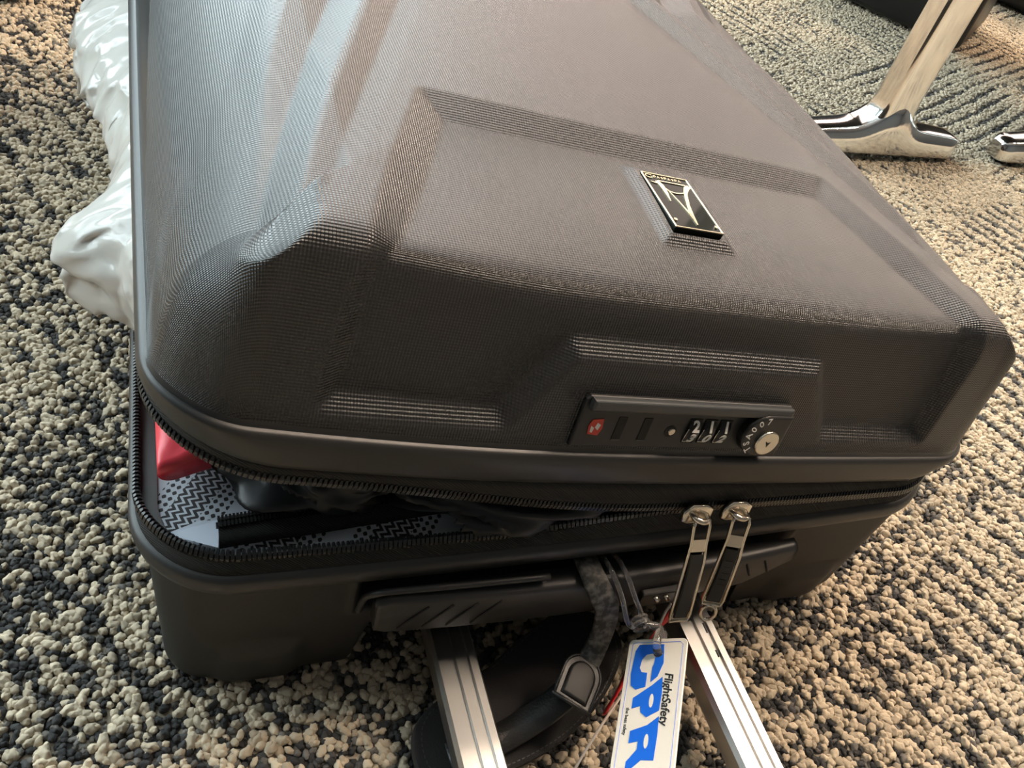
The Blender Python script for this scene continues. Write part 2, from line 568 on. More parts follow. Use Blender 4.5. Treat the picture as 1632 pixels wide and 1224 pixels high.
# ------------------------------------------------------------------ carpet
def carpet():
    st = 0.0035
    xs = np.arange(-0.56, 1.56, st)
    ys = np.arange(-0.28, 1.32, st)
    X, Y = np.meshgrid(xs, ys)
    X = X + nrg.uniform(-0.45, 0.45, X.shape) * st
    Y = Y + nrg.uniform(-0.45, 0.45, Y.shape) * st
    x = X.ravel()
    y = Y.ravel()
    keep = ~((np.abs(x) < 0.17) & (y > 0.10) & (y < 0.56))
    x, y = x[keep], y[keep]
    # square tiles, quarter-turned in turn; short dashes and stripes of dark and pale yarn
    ang = math.radians(27)
    a = x * math.cos(ang) + y * math.sin(ang)
    c = -x * math.sin(ang) + y * math.cos(ang)
    T = 0.50
    ti = np.floor((a + 0.10) / T)
    tj = np.floor((c + 0.12) / T)
    turn = ((ti + tj) % 2) < 0.5
    p = np.where(turn, a, c)
    q = np.where(turn, c, a)
    # blocks of dashes inside a tile, each with its own share of pale yarn
    bq = np.floor(q / 0.125)
    bp_ = np.floor(p / 0.085 + 0.5 * (bq % 2))
    rb = np.sin(bp_ * 12.9898 + bq * 78.233 + ti * 3.7 + tj * 9.1) * 43758.5453
    rb = rb - np.floor(rb)
    stripe = np.sin(2 * math.pi * q / 0.0205 + 0.8 * np.sin(p * 18 + bq))
    lo = np.array([noise.noise(Vector((xx * 7, yy * 7, 3.1))) for xx, yy in zip(x, y)])
    hi = np.array([noise.noise(Vector((pp * 22, qq * 95, 8.7))) for pp, qq in zip(p, q)])
    fi = np.array([noise.noise(Vector((xx * 190, yy * 190, 1.2))) for xx, yy in zip(x, y)])
    far = np.clip((x - 0.20) / 0.35, 0, 1)
    pb = 0.50 + 0.16 * (rb - 0.5) + (0.17 + 0.22 * far) * stripe * (rb > 0.42) + 0.13 * lo + (0.30 - 0.08 * far) * hi + (0.34 - 0.20 * far) * fi + 0.13 * far
    rr_ = 0.5 + (nrg.uniform(0, 1, len(x)) - 0.5) * (0.56 - 0.20 * far)
    light = rr_ < pb
    half = (~light) & (rr_ < pb + 0.11 + 0.18 * far)
    dark_c = np.array([0.056, 0.054, 0.053])
    mid_c = np.array([0.165, 0.15, 0.132])
    pale_c = np.array([0.62, 0.515, 0.375])
    g = nrg.uniform(0.72, 1.15, len(x))[:, None]
    col = np.where(light[:, None], pale_c * g, dark_c * g ** 2)
    col[half] = mid_c * g[half]
    size = np.where(light, nrg.uniform(0.0020, 0.0032, len(x)), nrg.uniform(0.0017, 0.0025, len(x)))
    z = np.where(light, 0.0012, 0.0005) + nrg.uniform(-0.0005, 0.0008, len(x))
    me = bpy.data.meshes.new('carpet_pile')
    me.vertices.add(len(x))
    me.vertices.foreach_set('co', np.stack([x, y, z], 1).ravel())
    at1 = me.attributes.new('yarn', 'FLOAT_COLOR', 'POINT')
    at1.data.foreach_set('color', np.c_[col, np.ones(len(x))].ravel())
    at2 = me.attributes.new('turn', 'FLOAT_VECTOR', 'POINT')
    rot = np.stack([nrg.uniform(-0.45, 0.45, len(x)), nrg.uniform(-0.45, 0.45, len(x)), nrg.uniform(0, 6.283, len(x))], 1)
    at2.data.foreach_set('vector', rot.ravel())
    at3 = me.attributes.new('size', 'FLOAT_VECTOR', 'POINT')
    sc = np.stack([size * nrg.uniform(0.85, 1.35, len(x)), size * nrg.uniform(0.75, 1.05, len(x)), size * nrg.uniform(0.8, 1.15, len(x))], 1)
    at3.data.foreach_set('vector', sc.ravel())
    o = bpy.data.objects.new('carpet_pile', me)
    link(o)
    ng = bpy.data.node_groups.new('carpet_loops', 'GeometryNodeTree')
    ng.interface.new_socket('Geometry', in_out='INPUT', socket_type='NodeSocketGeometry')
    ng.interface.new_socket('Geometry', in_out='OUTPUT', socket_type='NodeSocketGeometry')
    N, Lk = ng.nodes, ng.links
    gi = N.new('NodeGroupInput')
    go = N.new('NodeGroupOutput')
    ico = N.new('GeometryNodeMeshIcoSphere')
    ico.inputs['Radius'].default_value = 1.0
    ico.inputs['Subdivisions'].default_value = 3
    spn = N.new('GeometryNodeSetPosition')
    nz = N.new('ShaderNodeTexNoise')
    nz.inputs['Scale'].default_value = 1.3
    nz.inputs['Detail'].default_value = 2.0
    vm = N.new('ShaderNodeVectorMath')
    vm.operation = 'SUBTRACT'
    vm.inputs[1].default_value = (0.5, 0.5, 0.5)
    vs_ = N.new('ShaderNodeVectorMath')
    vs_.operation = 'SCALE'
    vs_.inputs['Scale'].default_value = 1.1
    Lk.new(nz.outputs['Color'], vm.inputs[0])
    Lk.new(vm.outputs[0], vs_.inputs[0])
    Lk.new(ico.outputs['Mesh'], spn.inputs['Geometry'])
    Lk.new(vs_.outputs[0], spn.inputs['Offset'])
    ss = N.new('GeometryNodeSetShadeSmooth')
    Lk.new(spn.outputs[0], ss.inputs['Geometry'])
    sm = N.new('GeometryNodeSetMaterial')
    sm.inputs['Material'].default_value = M['loop']
    Lk.new(ss.outputs[0], sm.inputs['Geometry'])
    ip = N.new('GeometryNodeInstanceOnPoints')
    for nm, sk in (('turn', 'Rotation'), ('size', 'Scale')):
        na = N.new('GeometryNodeInputNamedAttribute')
        na.data_type = 'FLOAT_VECTOR'
        na.inputs['Name'].default_value = nm
        out_ = next(s_ for s_ in na.outputs if s_.enabled and s_.name == 'Attribute')
        if sk == 'Rotation':
            er = N.new('FunctionNodeEulerToRotation')
            Lk.new(out_, er.inputs[0])
            Lk.new(er.outputs[0], ip.inputs[sk])
        else:
            Lk.new(out_, ip.inputs[sk])
    Lk.new(gi.outputs[0], ip.inputs['Points'])
    Lk.new(sm.outputs[0], ip.inputs['Instance'])
    Lk.new(ip.outputs[0], go.inputs[0])
    md = o.modifiers.new('loops', 'NODES')
    md.node_group = ng
    me.materials.append(M['loop'])
    tag(o, 'looped beige and charcoal carpet pile in striped tiles', 'carpet', kind='stuff')


carpet()

# ------------------------------------------------------------------ suitcase: common outline
W, LEN, R = 0.44, 0.64, 0.044
NX, NC = 220, 14
ty = np.r_[np.linspace(0, 0.46, 190, endpoint=False), np.linspace(0.46, 1, 60)]
YC = LEN / 2


RS = 0.036                      # corner radius of the lid's shell
RL = 0.052                      # corner radius of the lid's rim at its lower edge
RBODY = 0.031                   # corner radius of the lower shell below its rim


def outline(ins, lo=False, R=R):
    """rounded rectangle moved inwards by ins; closed, starting at the front left"""
    tyy = np.linspace(0, 1, 40) if lo else ty
    nx = 60 if lo else NX
    m_ = max(R, ins)
    hx_, hy_ = W / 2 - m_, YC - m_
    r_ = max(R - ins, 0.0)
    P_, Nn = [], []
    def arc(ccx, ccy, a0):
        for k_ in range(1, NC):
            a_ = a0 + math.pi / 2 * k_ / NC
            P_.append((ccx + r_ * math.cos(a_), ccy + r_ * math.sin(a_)))
            Nn.append((math.cos(a_), math.sin(a_)))
    for x_ in np.linspace(-hx_, hx_, nx + 1):
        P_.append((x_, YC - hy_ - r_)); Nn.append((0, -1))
    arc(hx_, YC - hy_, -math.pi / 2)
    for t_ in tyy:
        P_.append((hx_ + r_, YC - hy_ + 2 * hy_ * t_)); Nn.append((1, 0))
    arc(hx_, YC + hy_, 0)
    for x_ in np.linspace(hx_, -hx_, nx + 1):
        P_.append((x_, YC + hy_ + r_)); Nn.append((0, 1))
    arc(-hx_, YC + hy_, math.pi / 2)
    for t_ in tyy[::-1]:
        P_.append((-hx_ - r_, YC - hy_ + 2 * hy_ * t_)); Nn.append((-1, 0))
    arc(-hx_, YC - hy_, math.pi)
    P_ = np.array(P_)
    # the short ends bow slightly outwards
    bow_ = 0.0032 * (1 - np.clip(np.abs(P_[:, 0]) / 0.205, 0, 1) ** 2)
    P_[:, 1] -= bow_ * np.clip(1 - (P_[:, 1] - ins) / 0.10, 0, 1)
    return P_, np.array(Nn)


suitcase = empty('suitcase', (0, 0, 0))
tag(suitcase, 'black hard-shell suitcase lying on the carpet with its lid ajar', 'suitcase')

AT = Matrix(((0.9882793, -0.0041369, 0.1526007), (0.0040884, 0.9999914, 0.0006313), (-0.1526020, 0.0, 0.9882877)))
OL = Vector((0.0025786, 0.0009101, -0.0641007))
LID = Matrix.Translation(Vector((0, 0, HB)) - AT @ OL) @ AT.to_4x4() @ Matrix.Rotation(0.010, 4, 'Z')      # lid frame -> world


def lid_warp(p):
    """the unzipped corner of the lid springs up a little"""
    p = np.array(p, float)
    t_ = np.clip((-p[:, 0] - 0.02) / 0.20, 0, 1)
    p[:, 2] += 0.0115 * t_ * t_ * np.clip(1 - p[:, 1] / 0.30, 0, 1) ** 2
    return p


def L2W(p):
    p = lid_warp(np.atleast_2d(p))
    return np.array([tuple(LID @ Vector(map(float, q))) for q in np.atleast_2d(p)])


# ------------------------------------------------------------------ lid shell
prof_ctrl = [(0.0030, 0.000), (0.0048, 0.004), (0.0088, 0.020), (0.0126, 0.036), (0.0160, 0.050), (0.0197, 0.0620), (0.0250, 0.0705), (0.0330, 0.0752), (0.0450, 0.0778), (0.062, 0.0797)]
pc = smooth_path([(a, b_, 0) for a, b_ in prof_ctrl], 12)
pc = resample(pc, 0.00155)
ins_l, z_l = pc[:, 0], pc[:, 1]
s_l = np.r_[0, np.cumsum(np.hypot(np.diff(ins_l), np.diff(z_l)))]
INS0, S0 = ins_l[-1], s_l[-1]
# the long sides slope in more gently than the ends
side_ctrl = [(0.0030, 0.000), (0.0042, 0.006), (0.0062, 0.022), (0.0110, 0.0395), (0.0220, 0.0555), (0.0350, 0.0670), (0.0480, 0.0745), (0.062, 0.0797)]
ps = smooth_path([(a, b_, 0) for a, b_ in side_ctrl], 20)
ds_ = np.r_[0, np.cumsum(np.hypot(np.diff(ps[:, 0]), np.diff(ps[:, 1])))]
ts_ = s_l / S0 * ds_[-1]
ins_s, z_s = np.interp(ts_, ds_, ps[:, 0]), np.interp(ts_, ds_, ps[:, 1])
# towards the corners the ends stay flat on top for longer and turn down more sharply
edge_ctrl = [(0.0030, 0.000), (0.0046, 0.004), (0.0080, 0.020), (0.0110, 0.036), (0.0136, 0.050), (0.0162, 0.0625), (0.0195, 0.0715), (0.0250, 0.0768), (0.0330, 0.0787), (0.0450, 0.0794), (0.062, 0.0797)]
pe = smooth_path([(a, b_, 0) for a, b_ in edge_ctrl], 20)
de_ = np.r_[0, np.cumsum(np.hypot(np.diff(pe[:, 0]), np.diff(pe[:, 1])))]
te_ = s_l / S0 * de_[-1]
ins_e, z_e = np.interp(te_, de_, pe[:, 0]), np.interp(te_, de_, pe[:, 1])

panel_poly = np.array([(-0.160, 0.0125), (-0.088, 0.0125), (-0.0655, 0.0490), (0.0655, 0.0490), (0.088, 0.0125), (0.158, 0.0125),
                       (0.157, 0.060), (0.149, 0.085), (0.112, S0 + 0.124 - INS0), (-0.112, S0 + 0.124 - INS0), (-0.149, 0.085), (-0.157, 0.060)])


def sdf_poly(px, py, poly):
    d = np.full(px.shape, 1e9)
    inside = np.zeros(px.shape, bool)
    n_ = len(poly)
    for i in range(n_):
        a, b_ = poly[i], poly[(i + 1) % n_]
        e = b_ - a
        wx, wy = px - a[0], py - a[1]
        t_ = np.clip((wx * e[0] + wy * e[1]) / (e @ e), 0, 1)
        d = np.minimum(d, np.hypot(wx - e[0] * t_, wy - e[1] * t_))
        cond = ((a[1] > py) != (b_[1] > py)) & (px < (b_[0] - a[0]) * (py - a[1]) / (b_[1] - a[1] + 1e-12) + a[0])
        inside ^= cond
    return np.where(inside, d, -d)


def ramp(t_):
    t_ = np.clip(t_, 0, 1)
    e = 0.12
    return np.where(t_ < e, t_ * t_ / (2 * e), np.where(t_ > 1 - e, 1 - e - (1 - t_) ** 2 / (2 * e), t_ - e / 2)) / (1 - e)


EM_Y0, EM_Y1, EM_B = 0.0619, 0.1032, 0.0132


def lid_disp(x, y, sF):
    ym = np.minimum(y, LEN - y)
    ym = np.clip(ym, 0, 0.33)
    q = (-np.abs(x) + 0.221 - 0.28 * ym)
    q = q / (0.06 + 0.13 * ym)
    h = np.interp(q, [-3, -0.16, -0.05, 0.04, 0.24, 0.25, 0.42, 0.46, 0.60, 0.74], [0, 0, 0.0019, 0.0020, -0.0022, -0.0022, 0.0028, 0.0027, -0.0006, 0])
    fade = np.clip((y - 0.002) / 0.036, 0, 1)
    fade = fade * fade * (3 - 2 * fade)
    d = h * fade * (0.70 + ym / 0.30)
    w_ = 0.009 + 0.008 * np.clip((sF - 0.06) / 0.06, 0, 1)
    d = d - 0.0062 * ramp((sdf_poly(x, sF, panel_poly) + w_ * 0.5) / w_)
    # raised pad that carries the emblem
    cy_ = (EM_Y0 + EM_Y1) / 2
    dx, dy = np.abs(x) - EM_B - 0.0012, np.abs(y - cy_) - (EM_Y1 - EM_Y0) / 2 - 0.0012
    bx = np.maximum(dx, dy)
    on_top = np.clip((sF - 0.07) / 0.01, 0, 1)
    d = d + on_top * 0.0030 * ramp(1 - bx / 0.0065)
    d = d - on_top * 0.0012 * ramp(-bx / 0.0010)
    return d


verts, uvs = [], []
for i in range(len(ins_l)):
    P_, Nn = outline(ins_l[i], False, RS)
    sl = np.array((ins_l[min(i + 1, len(ins_l) - 1)] - ins_l[max(i - 1, 0)], z_l[min(i + 1, len(ins_l) - 1)] - z_l[max(i - 1, 0)]))
    sl /= np.linalg.norm(sl)
    if i == len(ins_l) - 1:
        sl = np.array((1.0, 0.0))
    front = Nn[:, 1] < -0.999
    b_ = 0.0032 * (1 - np.clip(np.abs(P_[:, 0]) / 0.205, 0, 1) ** 2)
    yu = (P_[:, 1] + b_ * (1 + ins_l[i] / 0.10)) / (1 + b_ / 0.10)
    yu = np.where(P_[:, 1] < ins_l[i] + 0.10, yu, P_[:, 1])
    sF = np.where(front, s_l[i], S0 + (yu - INS0))
    d = lid_disp(P_[:, 0], P_[:, 1], sF)
    nxy = Nn * sl[1] * min(1.0, max(0.0, (RS - 0.001 - ins_l[i]) / 0.010))
    w_ = Nn[:, 0] ** 2
    w_ = w_ * w_ * (3 - 2 * w_)
    we = np.clip((np.abs(P_[:, 0]) - 0.07) / 0.10, 0, 1)
    we = we * we * (3 - 2 * we) * (1 - w_)
    v = np.c_[P_ + nxy * d[:, None] - Nn * ((ins_s[i] - ins_l[i]) * w_ + (ins_e[i] - ins_l[i]) * we)[:, None], z_l[i] + (z_s[i] - z_l[i]) * w_ + (z_e[i] - z_l[i]) * we + sl[0] * d]
    # near the corners the end never stands above the slope of the long sides
    dS = W / 2 - np.abs(v[:, 0])
    up_ = np.clip((dS - 0.030) / 0.028, 0, 1)
    zsd = np.interp(dS, ins_s, z_s) + 0.0050 * up_ * up_ * (3 - 2 * up_) + 0.0006
    zb_ = v[:, 2]
    hh_ = np.clip(0.5 + 0.5 * (zb_ - zsd) / 0.0016, 0, 1)
    v[:, 2] = zb_ * (1 - hh_) + zsd * hh_ - 0.0016 * hh_ * (1 - hh_)
    verts.append(v)
    uvs.append(P_ + Nn * ((S0 - s_l[i]) - (INS0 - ins_l[i])))
NR = len(outline(0, False, RS)[0])
ringv = np.concatenate(verts)
ringuv = np.concatenate(uvs)
faces = grid_faces(len(ins_l), NR, close_c=True)
hx_ = W / 2 - INS0
gx = np.linspace(-hx_, hx_, NX + 1)
gy = INS0 + (LEN - 2 * INS0) * ty
GX, GY = np.meshgrid(gx, gy)
GYu = GY.copy()
GY = GY - 0.0032 * (1 - np.clip(np.abs(GX) / 0.205, 0, 1) ** 2) * np.clip(1 - (GY - INS0) / 0.10, 0, 1)
d = lid_disp(GX.ravel(), GY.ravel(), S0 + GYu.ravel() - INS0)
ex = np.minimum(np.minimum(GX - gx[0], gx[-1] - GX), np.minimum(GYu - gy[0], gy[-1] - GYu)).ravel()
dome = 0.0032 * (1 - np.exp(-ex / 0.035)) - 0.0
gv = np.c_[GX.ravel(), GY.ravel(), z_l[-1] + d + dome]
base = len(ringv)
gf = grid_faces(len(gy), NX + 1)
faces += [tuple(base + k_ for k_ in f) for f in gf]
allv = np.r_[ringv, gv]
alluv = np.r_[ringuv, np.c_[GX.ravel(), GY.ravel()]]
me = bpy.data.meshes.new('lid')
me.from_pydata(lid_warp(allv).tolist(), [], faces)
uvl = me.uv_layers.new(name='grain')
li = np.empty(len(me.loops), np.int32)
me.loops.foreach_get('vertex_index', li)
uvl.data.foreach_set('uv', alluv[li].astype(np.float32).ravel())
me.materials.append(M['shell'])
me.materials.append(M['smooth_shell'])
# the plain foot of the side walls
nf = len(me.polygons)
fs = np.array([f[0] for f in faces])
mi = np.zeros(nf, np.int32)
sm_y = allv[fs, 1]
ring_i = np.where(fs < base, fs // NR, 999)
sv = np.where(ring_i < 999, s_l[np.minimum(ring_i, len(s_l) - 1)], 9)
side = np.abs(allv[fs, 0]) > 0.19
mi[(side & (sv < np.clip((sm_y - 0.10) * 0.16, 0, 0.045))) | (sv < 0.0022)] = 1
me.polygons.foreach_set('material_index', mi)
bm = bmesh.new()
bm.from_mesh(me)
bmesh.ops.remove_doubles(bm, verts=bm.verts, dist=1e-5)
bmesh.ops.recalc_face_normals(bm, faces=bm.faces)
bm.to_mesh(me)
bm.free()
me.polygons.foreach_set('use_smooth', [True] * len(me.polygons))
lid = bpy.data.objects.new('lid', me)
lid.matrix_basis = LID
link(lid, suitcase)
tag(lid, 'ribbed black lid with fine woven grain')


def rim_band(name, prof, parent, matrix=None, material=None):
    rows = []
    for ins_, z_ in prof:
        P_, _ = outline(ins_, True, (RS + (RL - RS) * min(1.0, max(0.0, -z_ / 0.019))) if name == 'lid_rim' else R)
        q_ = np.c_[P_, np.full(len(P_), z_)]
        rows.append(lid_warp(q_) if name == 'lid_rim' else q_)
    return grid_obj(name, rows, material or M['rim'], parent, close_c=True, matrix=matrix)


rim_band('lid_rim', [(0.006, 0.0008), (0.0025, 0.0006), (0.0008, -0.0004), (0.0002, -0.0024), (0.0, -0.006), (0.0006, -0.0145), (0.0015, -0.0178), (0.0035, -0.0195), (0.008, -0.0200), (0.012, -0.0190), (0.014, 0.002)], lid)
# dark inner lining that closes the lid from below
P_, _ = outline(0.012, True, RL)
mesh_obj('lid_lining', np.c_[P_, np.full(len(P_), -0.012)], [tuple(range(len(P_)))], M['tape'], lid)

# ------------------------------------------------------------------ lower shell
zs = np.r_[np.linspace(0.103, 0.012, 48), 0.0095, 0.0072, 0.0052, 0.0036, 0.0024, 0.0016, 0.0012, 0.0012]
iz = np.interp(zs[::-1], [0.0012, 0.0016, 0.0024, 0.0036, 0.0052, 0.0072, 0.0095, 0.012, 0.060, 0.103],
               [0.030, 0.0200, 0.0160, 0.0138, 0.0122, 0.0110, 0.0102, 0.0096, 0.0080, 0.0065])[::-1]
iz[-1] = 0.075
rows = []
for z_, i_ in zip(zs, iz):
    P_, Nn = outline(i_, False, RBODY)
    x, y = P_[:, 0], P_[:, 1].copy()
    fr = Nn[:, 1] < -0.999
    # pocket behind the handle, with a small lip around it
    e = np.maximum(np.abs(x) - 0.121, np.abs(z_ - 0.084) - 0.0165)
    pk = np.clip(-e / 0.005, 0, 1)
    lip = np.exp(-((e - 0.002) / 0.0022) ** 2)
    y = np.where(fr, y + 0.024 * pk * pk * (3 - 2 * pk) - 0.0022 * lip, y)
    # raised channel for the trolley along the middle of the back
    t_ = np.clip((0.124 - np.abs(x)) / 0.016, 0, 1)
    zc = 0.060 * t_ * t_ * (3 - 2 * t_)
    zz_ = np.maximum(z_, np.where(P_[:, 1] < 0.45, zc, 0.0))
    # bumper feet moulded into the corners
    if z_ < 0.045:
        ft = np.exp(-((np.abs(x) - 0.166) / 0.020) ** 6) * np.clip((0.045 - z_) / 0.012, 0, 1)
        y = np.where(fr, y - 0.0045 * ft, y)
    rows.append(np.c_[x, y, zz_])
lower = grid_obj('lower_shell', rows, M['body'], suitcase, close_c=True)
tag(lower, 'smooth matte black lower shell')
P_, _ = outline(0.075, True)
z_ = np.where((np.abs(P_[:, 0]) < 0.124) & (P_[:, 1] < 0.45), 0.060, 0.006)
mesh_obj('shell_floor', np.c_[P_, np.full(len(P_), 0.060)], [tuple(range(len(P_)))], M['body'], suitcase)
for sx_ in (-1, 1):
    for yy_ in (0.055, LEN - 0.055):
        box('foot', (sx_ * 0.172, yy_, 0.0020), (0.036, 0.020, 0.004), M['black'], suitcase, 0.0015)
rim_band('lower_rim', [(0.012, 0.1150), (0.004, 0.1152), (0.0014, 0.1146), (-0.0003, 0.1125), (-0.0006, 0.108), (0.0002, 0.1040), (0.0024, 0.1020), (0.0068, 0.1014)], suitcase)

# ------------------------------------------------------------------ zipper
Pb, Nb = outline(0.003, True)
Pt, _ = outline(0.0080, True)
nfr = 61                                    # points of the straight front
front_x = Pb[:, 0]
is_left = (Nb[:, 0] < -0.02)
right_side = Nb[:, 0] > 0.3
xw = Pt[:, 0]
# world paths: rim edges
rim_b = np.c_[Pb, np.full(len(Pb), 0.1152)]
PL, _ = outline(0.003, True, RL)
rim_l = L2W(np.c_[PL, np.full(len(PL), -0.0195)])
PLt, _ = outline(0.0040, True, RL)
xl = PLt[:, 0]
fr_w = np.clip(-Nb[:, 1], 0, 1)             # 1 on the front, falling to 0 round the corners
# free (open) run of each half
zb = 0.1212 + 0.0015 * np.clip(-(xw + 0.05) / 0.15, 0, 1)
teeth_b = np.c_[Pt, np.where(is_left & (Nb[:, 1] > -0.9), 0.1225, zb)]
teeth_b[is_left, 0] = Pt[is_left, 0] - 0.0042 * (1 - fr_w[is_left])
teeth_l = L2W(np.c_[PLt, np.full(len(PLt), -0.0265)])
# closed run: both halves meet half way between the rims
SLX = 0.039
mid = (rim_b + rim_l) / 2
mid[:, 1] = np.minimum(mid[:, 1], rim_b[:, 1]) + 0.0005
def blend(x_, a, b_):
    t__ = np.clip((x_ - a) / (b_ - a), 0, 1)
    return t__ * t__ * (3 - 2 * t__)
kb = np.where(Nb[:, 1] < -0.9, blend(Pt[:, 0], -0.055, SLX - 0.004), np.where(Nb[:, 0] > 0.02, 1.0, 0.0))
kl = np.where(Nb[:, 1] < -0.9, blend(Pt[:, 0], -0.19, SLX - 0.002) ** 1.6, np.where(Nb[:, 0] > 0.02, 1.0, 0.0))
gap = np.where(kb > 0.999, 0.0012, 0.0016)
path_b = teeth_b * (1 - kb[:, None]) + (mid - np.c_[np.zeros((len(mid), 2)), gap]) * kb[:, None]
path_l = teeth_l * (1 - kl[:, None]) + (mid + np.c_[np.zeros((len(mid), 2)), gap]) * kl[:, None]


def tape(name, a, b_):
    rows_ = [a * (1 - t__) + b_ * t__ for t__ in (0, 0.33, 0.66, 1)]
    return grid_obj(name, rows_, M['tape'], suitcase, close_c=True, thick=0.0006)


tape('lower_zipper_tape', rim_b, path_b)
tape('upper_zipper_tape', rim_l, path_l)


def teeth(name, path, rim, lab):
    cl = np.r_[path, path[:1]]
    rc = np.r_[rim, rim[:1]]
    d_ = np.r_[0, np.cumsum(np.linalg.norm(np.diff(cl, axis=0), axis=1))]
    t__ = np.arange(0, d_[-1], 0.0021)
    C_ = np.stack([np.interp(t__, d_, cl[:, k_]) for k_ in range(3)], 1)
    Rm = np.stack([np.interp(t__, d_, rc[:, k_]) for k_ in range(3)], 1)
    V_, F_ = [], []
    for i in range(len(C_)):
        tg = C_[min(i + 1, len(C_) - 1)] - C_[max(i - 1, 0)]
        tg = tg / np.linalg.norm(tg)
        sd = Rm[i] - C_[i]
        sd = sd - tg * (sd @ tg)
        sd = sd / (np.linalg.norm(sd) + 1e-9)
        up = np.cross(tg, sd)
        b0 = len(V_)
        # a hexagonal bead, bent over the tape edge
        for w_, hh, ll in ((-0.0026, 0.0007, 0.00045), (-0.0016, 0.0017, 0.00078), (0.0010, 0.0017, 0.00078), (0.0027, 0.0006, 0.00040)):
            for su in (-1, 1):
                for st_ in (-1, 1):
                    V_.append(C_[i] + sd * w_ + up * hh * su + tg * ll * st_)
        for k_ in range(3):
            a = b0 + 4 * k_
            F_ += [(a, a + 1, a + 5, a + 4), (a + 1, a + 3, a + 7, a + 5), (a + 3, a + 2, a + 6, a + 7), (a + 2, a, a + 4, a + 6)]
        F_ += [(b0, b0 + 2, b0 + 3, b0 + 1), (b0 + 12, b0 + 13, b0 + 15, b0 + 14)]
    o_ = mesh_obj(name, V_, F_, M['teeth'], suitcase)
    o_['kind'] = 'stuff'
    o_['label'] = lab
    return o_


teeth('lower_zipper_teeth', path_b, rim_b, 'black zipper coil along the lower rim')
teeth('upper_zipper_teeth', path_l, rim_l, 'black zipper coil hanging under the lid rim')


def zip_slider(pos, bottom, side_dir, lab):
    """slider body with its ring and a long framed pull tab hanging from it"""
    p = Vector(pos)
    bm_ = bmesh.new()
    # arrow-shaped slider shield
    poly = [(a * 1.2, b_ * 1.25) for a, b_ in [(-0.0070, 0.0012), (-0.0040, 0.0046), (0.0030, 0.0044), (0.0068, 0.0026), (0.0068, -0.0026), (0.0030, -0.0044), (-0.0040, -0.0046), (-0.0070, -0.0034)]]
    prism_bm(bm_, poly, 0.0, 0.0026, 0.0008, 2)
    poly2 = [(a * 0.9, b_ * 0.8) for a, b_ in poly]
    sub = bmesh.new()
    mtx = frame_m(p, (1, 0, -0.10), (0, 0.25, 1))
    for v_ in bm_.verts:
        v_.co = mtx @ v_.co
    # bridge holding the tab
    br = smooth_path([(-0.0045, 0.0005, 0.0020), (-0.0032, 0.0002, 0.0062), (0.0005, -0.0006, 0.0074), (0.0038, -0.0008, 0.0058), (0.0046, -0.0004, 0.0022)], 5)
    tube_bm(bm_, [mtx @ Vector(q_) for q_ in br], 0.0016, 8)
    sub.free()
    s_ = bm_obj('zip_slider', bm_, M['silver'], suitcase, True)
    s_['label'] = lab
    hook = p + Vector((0.0005, -0.0072, -0.0006))
    bt = Vector(bottom)
    dn_ = (bt - hook)
    ln = dn_.length
    mt = frame_m(hook, side_dir, -dn_)
    # frame outline: waisted at the top, widening downwards
    outer = [(-0.0036, 0.0020), (0.0036, 0.0020), (0.0042, -0.0012), (0.0040, -0.012), (0.0048, -0.022), (0.0054, -ln + 0.004), (0.0050, -ln), (-0.0050, -ln), (-0.0054, -ln + 0.004), (-0.0048, -0.022), (-0.0040, -0.012), (-0.0042, -0.0012)]
    bm2 = bmesh.new()
    def side_strip(pts, r_):
        tube_bm(bm2, [(a, b_, c) for a, b_, c in pts], r_, 7)
    bow = lambda yv: 0.0022 * math.sin(math.pi * min(1, max(0, -yv / ln)))
    oc = outer + outer[:1]
    side_strip([(a, b_, bow(b_)) for a, b_ in oc], 0.0009)
    # solid bridge under the ring hole and thin back plate
    bvs = [(-0.0039, -0.0085), (0.0039, -0.0085), (0.0042, -0.0155), (-0.0042, -0.0155)]
    vv = [bm2.verts.new((a, b_, bow(b_) + 0.0005)) for a, b_ in bvs]
    bm2.faces.new(vv)
    for yv0, yv1 in ((-0.0155, -0.030), (-0.030, -ln * 0.72), (-ln * 0.72, -ln)):
        vv = [bm2.verts.new((sx * 0.0047, yv_, bow(yv_) - 0.0002)) for sx, yv_ in ((-1, yv0), (1, yv0), (1, yv1), (-1, yv1))]
        bm2.faces.new(vv)
    bmesh.ops.remove_doubles(bm2, verts=bm2.verts, dist=1e-6)
    pt = bm_obj('pull_tab', bm2, M['silver'], s_, True, mt)
    rows_ = []
    for yv_ in np.linspace(-0.0165, -ln + 0.0035, 12):
        hw = 0.0033 + 0.0008 * min(1, -yv_ / ln)
        rows_.append([(-hw, yv_, bow(yv_) + 0.0004), (-hw * 0.85, yv_, bow(yv_) + 0.0013), (hw * 0.85, yv_, bow(yv_) + 0.0013), (hw, yv_, bow(yv_) + 0.0004)])
    inl = grid_obj('inlay', rows_, M['black'], s_, smooth=False, matrix=mt)
    return s_, mt, ln, bow


sl1 = zip_slider((0.0380, -0.0035, 0.1355), (0.0455, -0.0310, 0.0765), (1, -0.10, 0.06), 'left zip slider with black-inlaid silver pull')
sl2 = zip_slider((0.0610, -0.0035, 0.1345), (0.0690, -0.0285, 0.0800), (1, -0.40, 0.10), 'right zip slider with black-inlaid silver pull')
# small raised bars moulded in the second pull
s_, mt, ln, bow = sl2
for k_ in range(5):
    yv = -0.024 - 0.0042 * k_
    box('ridge', (0, yv, bow(yv) + 0.0014), (0.0034, 0.0006, 0.0004), M['grip'], s_, 0, matrix=mt)
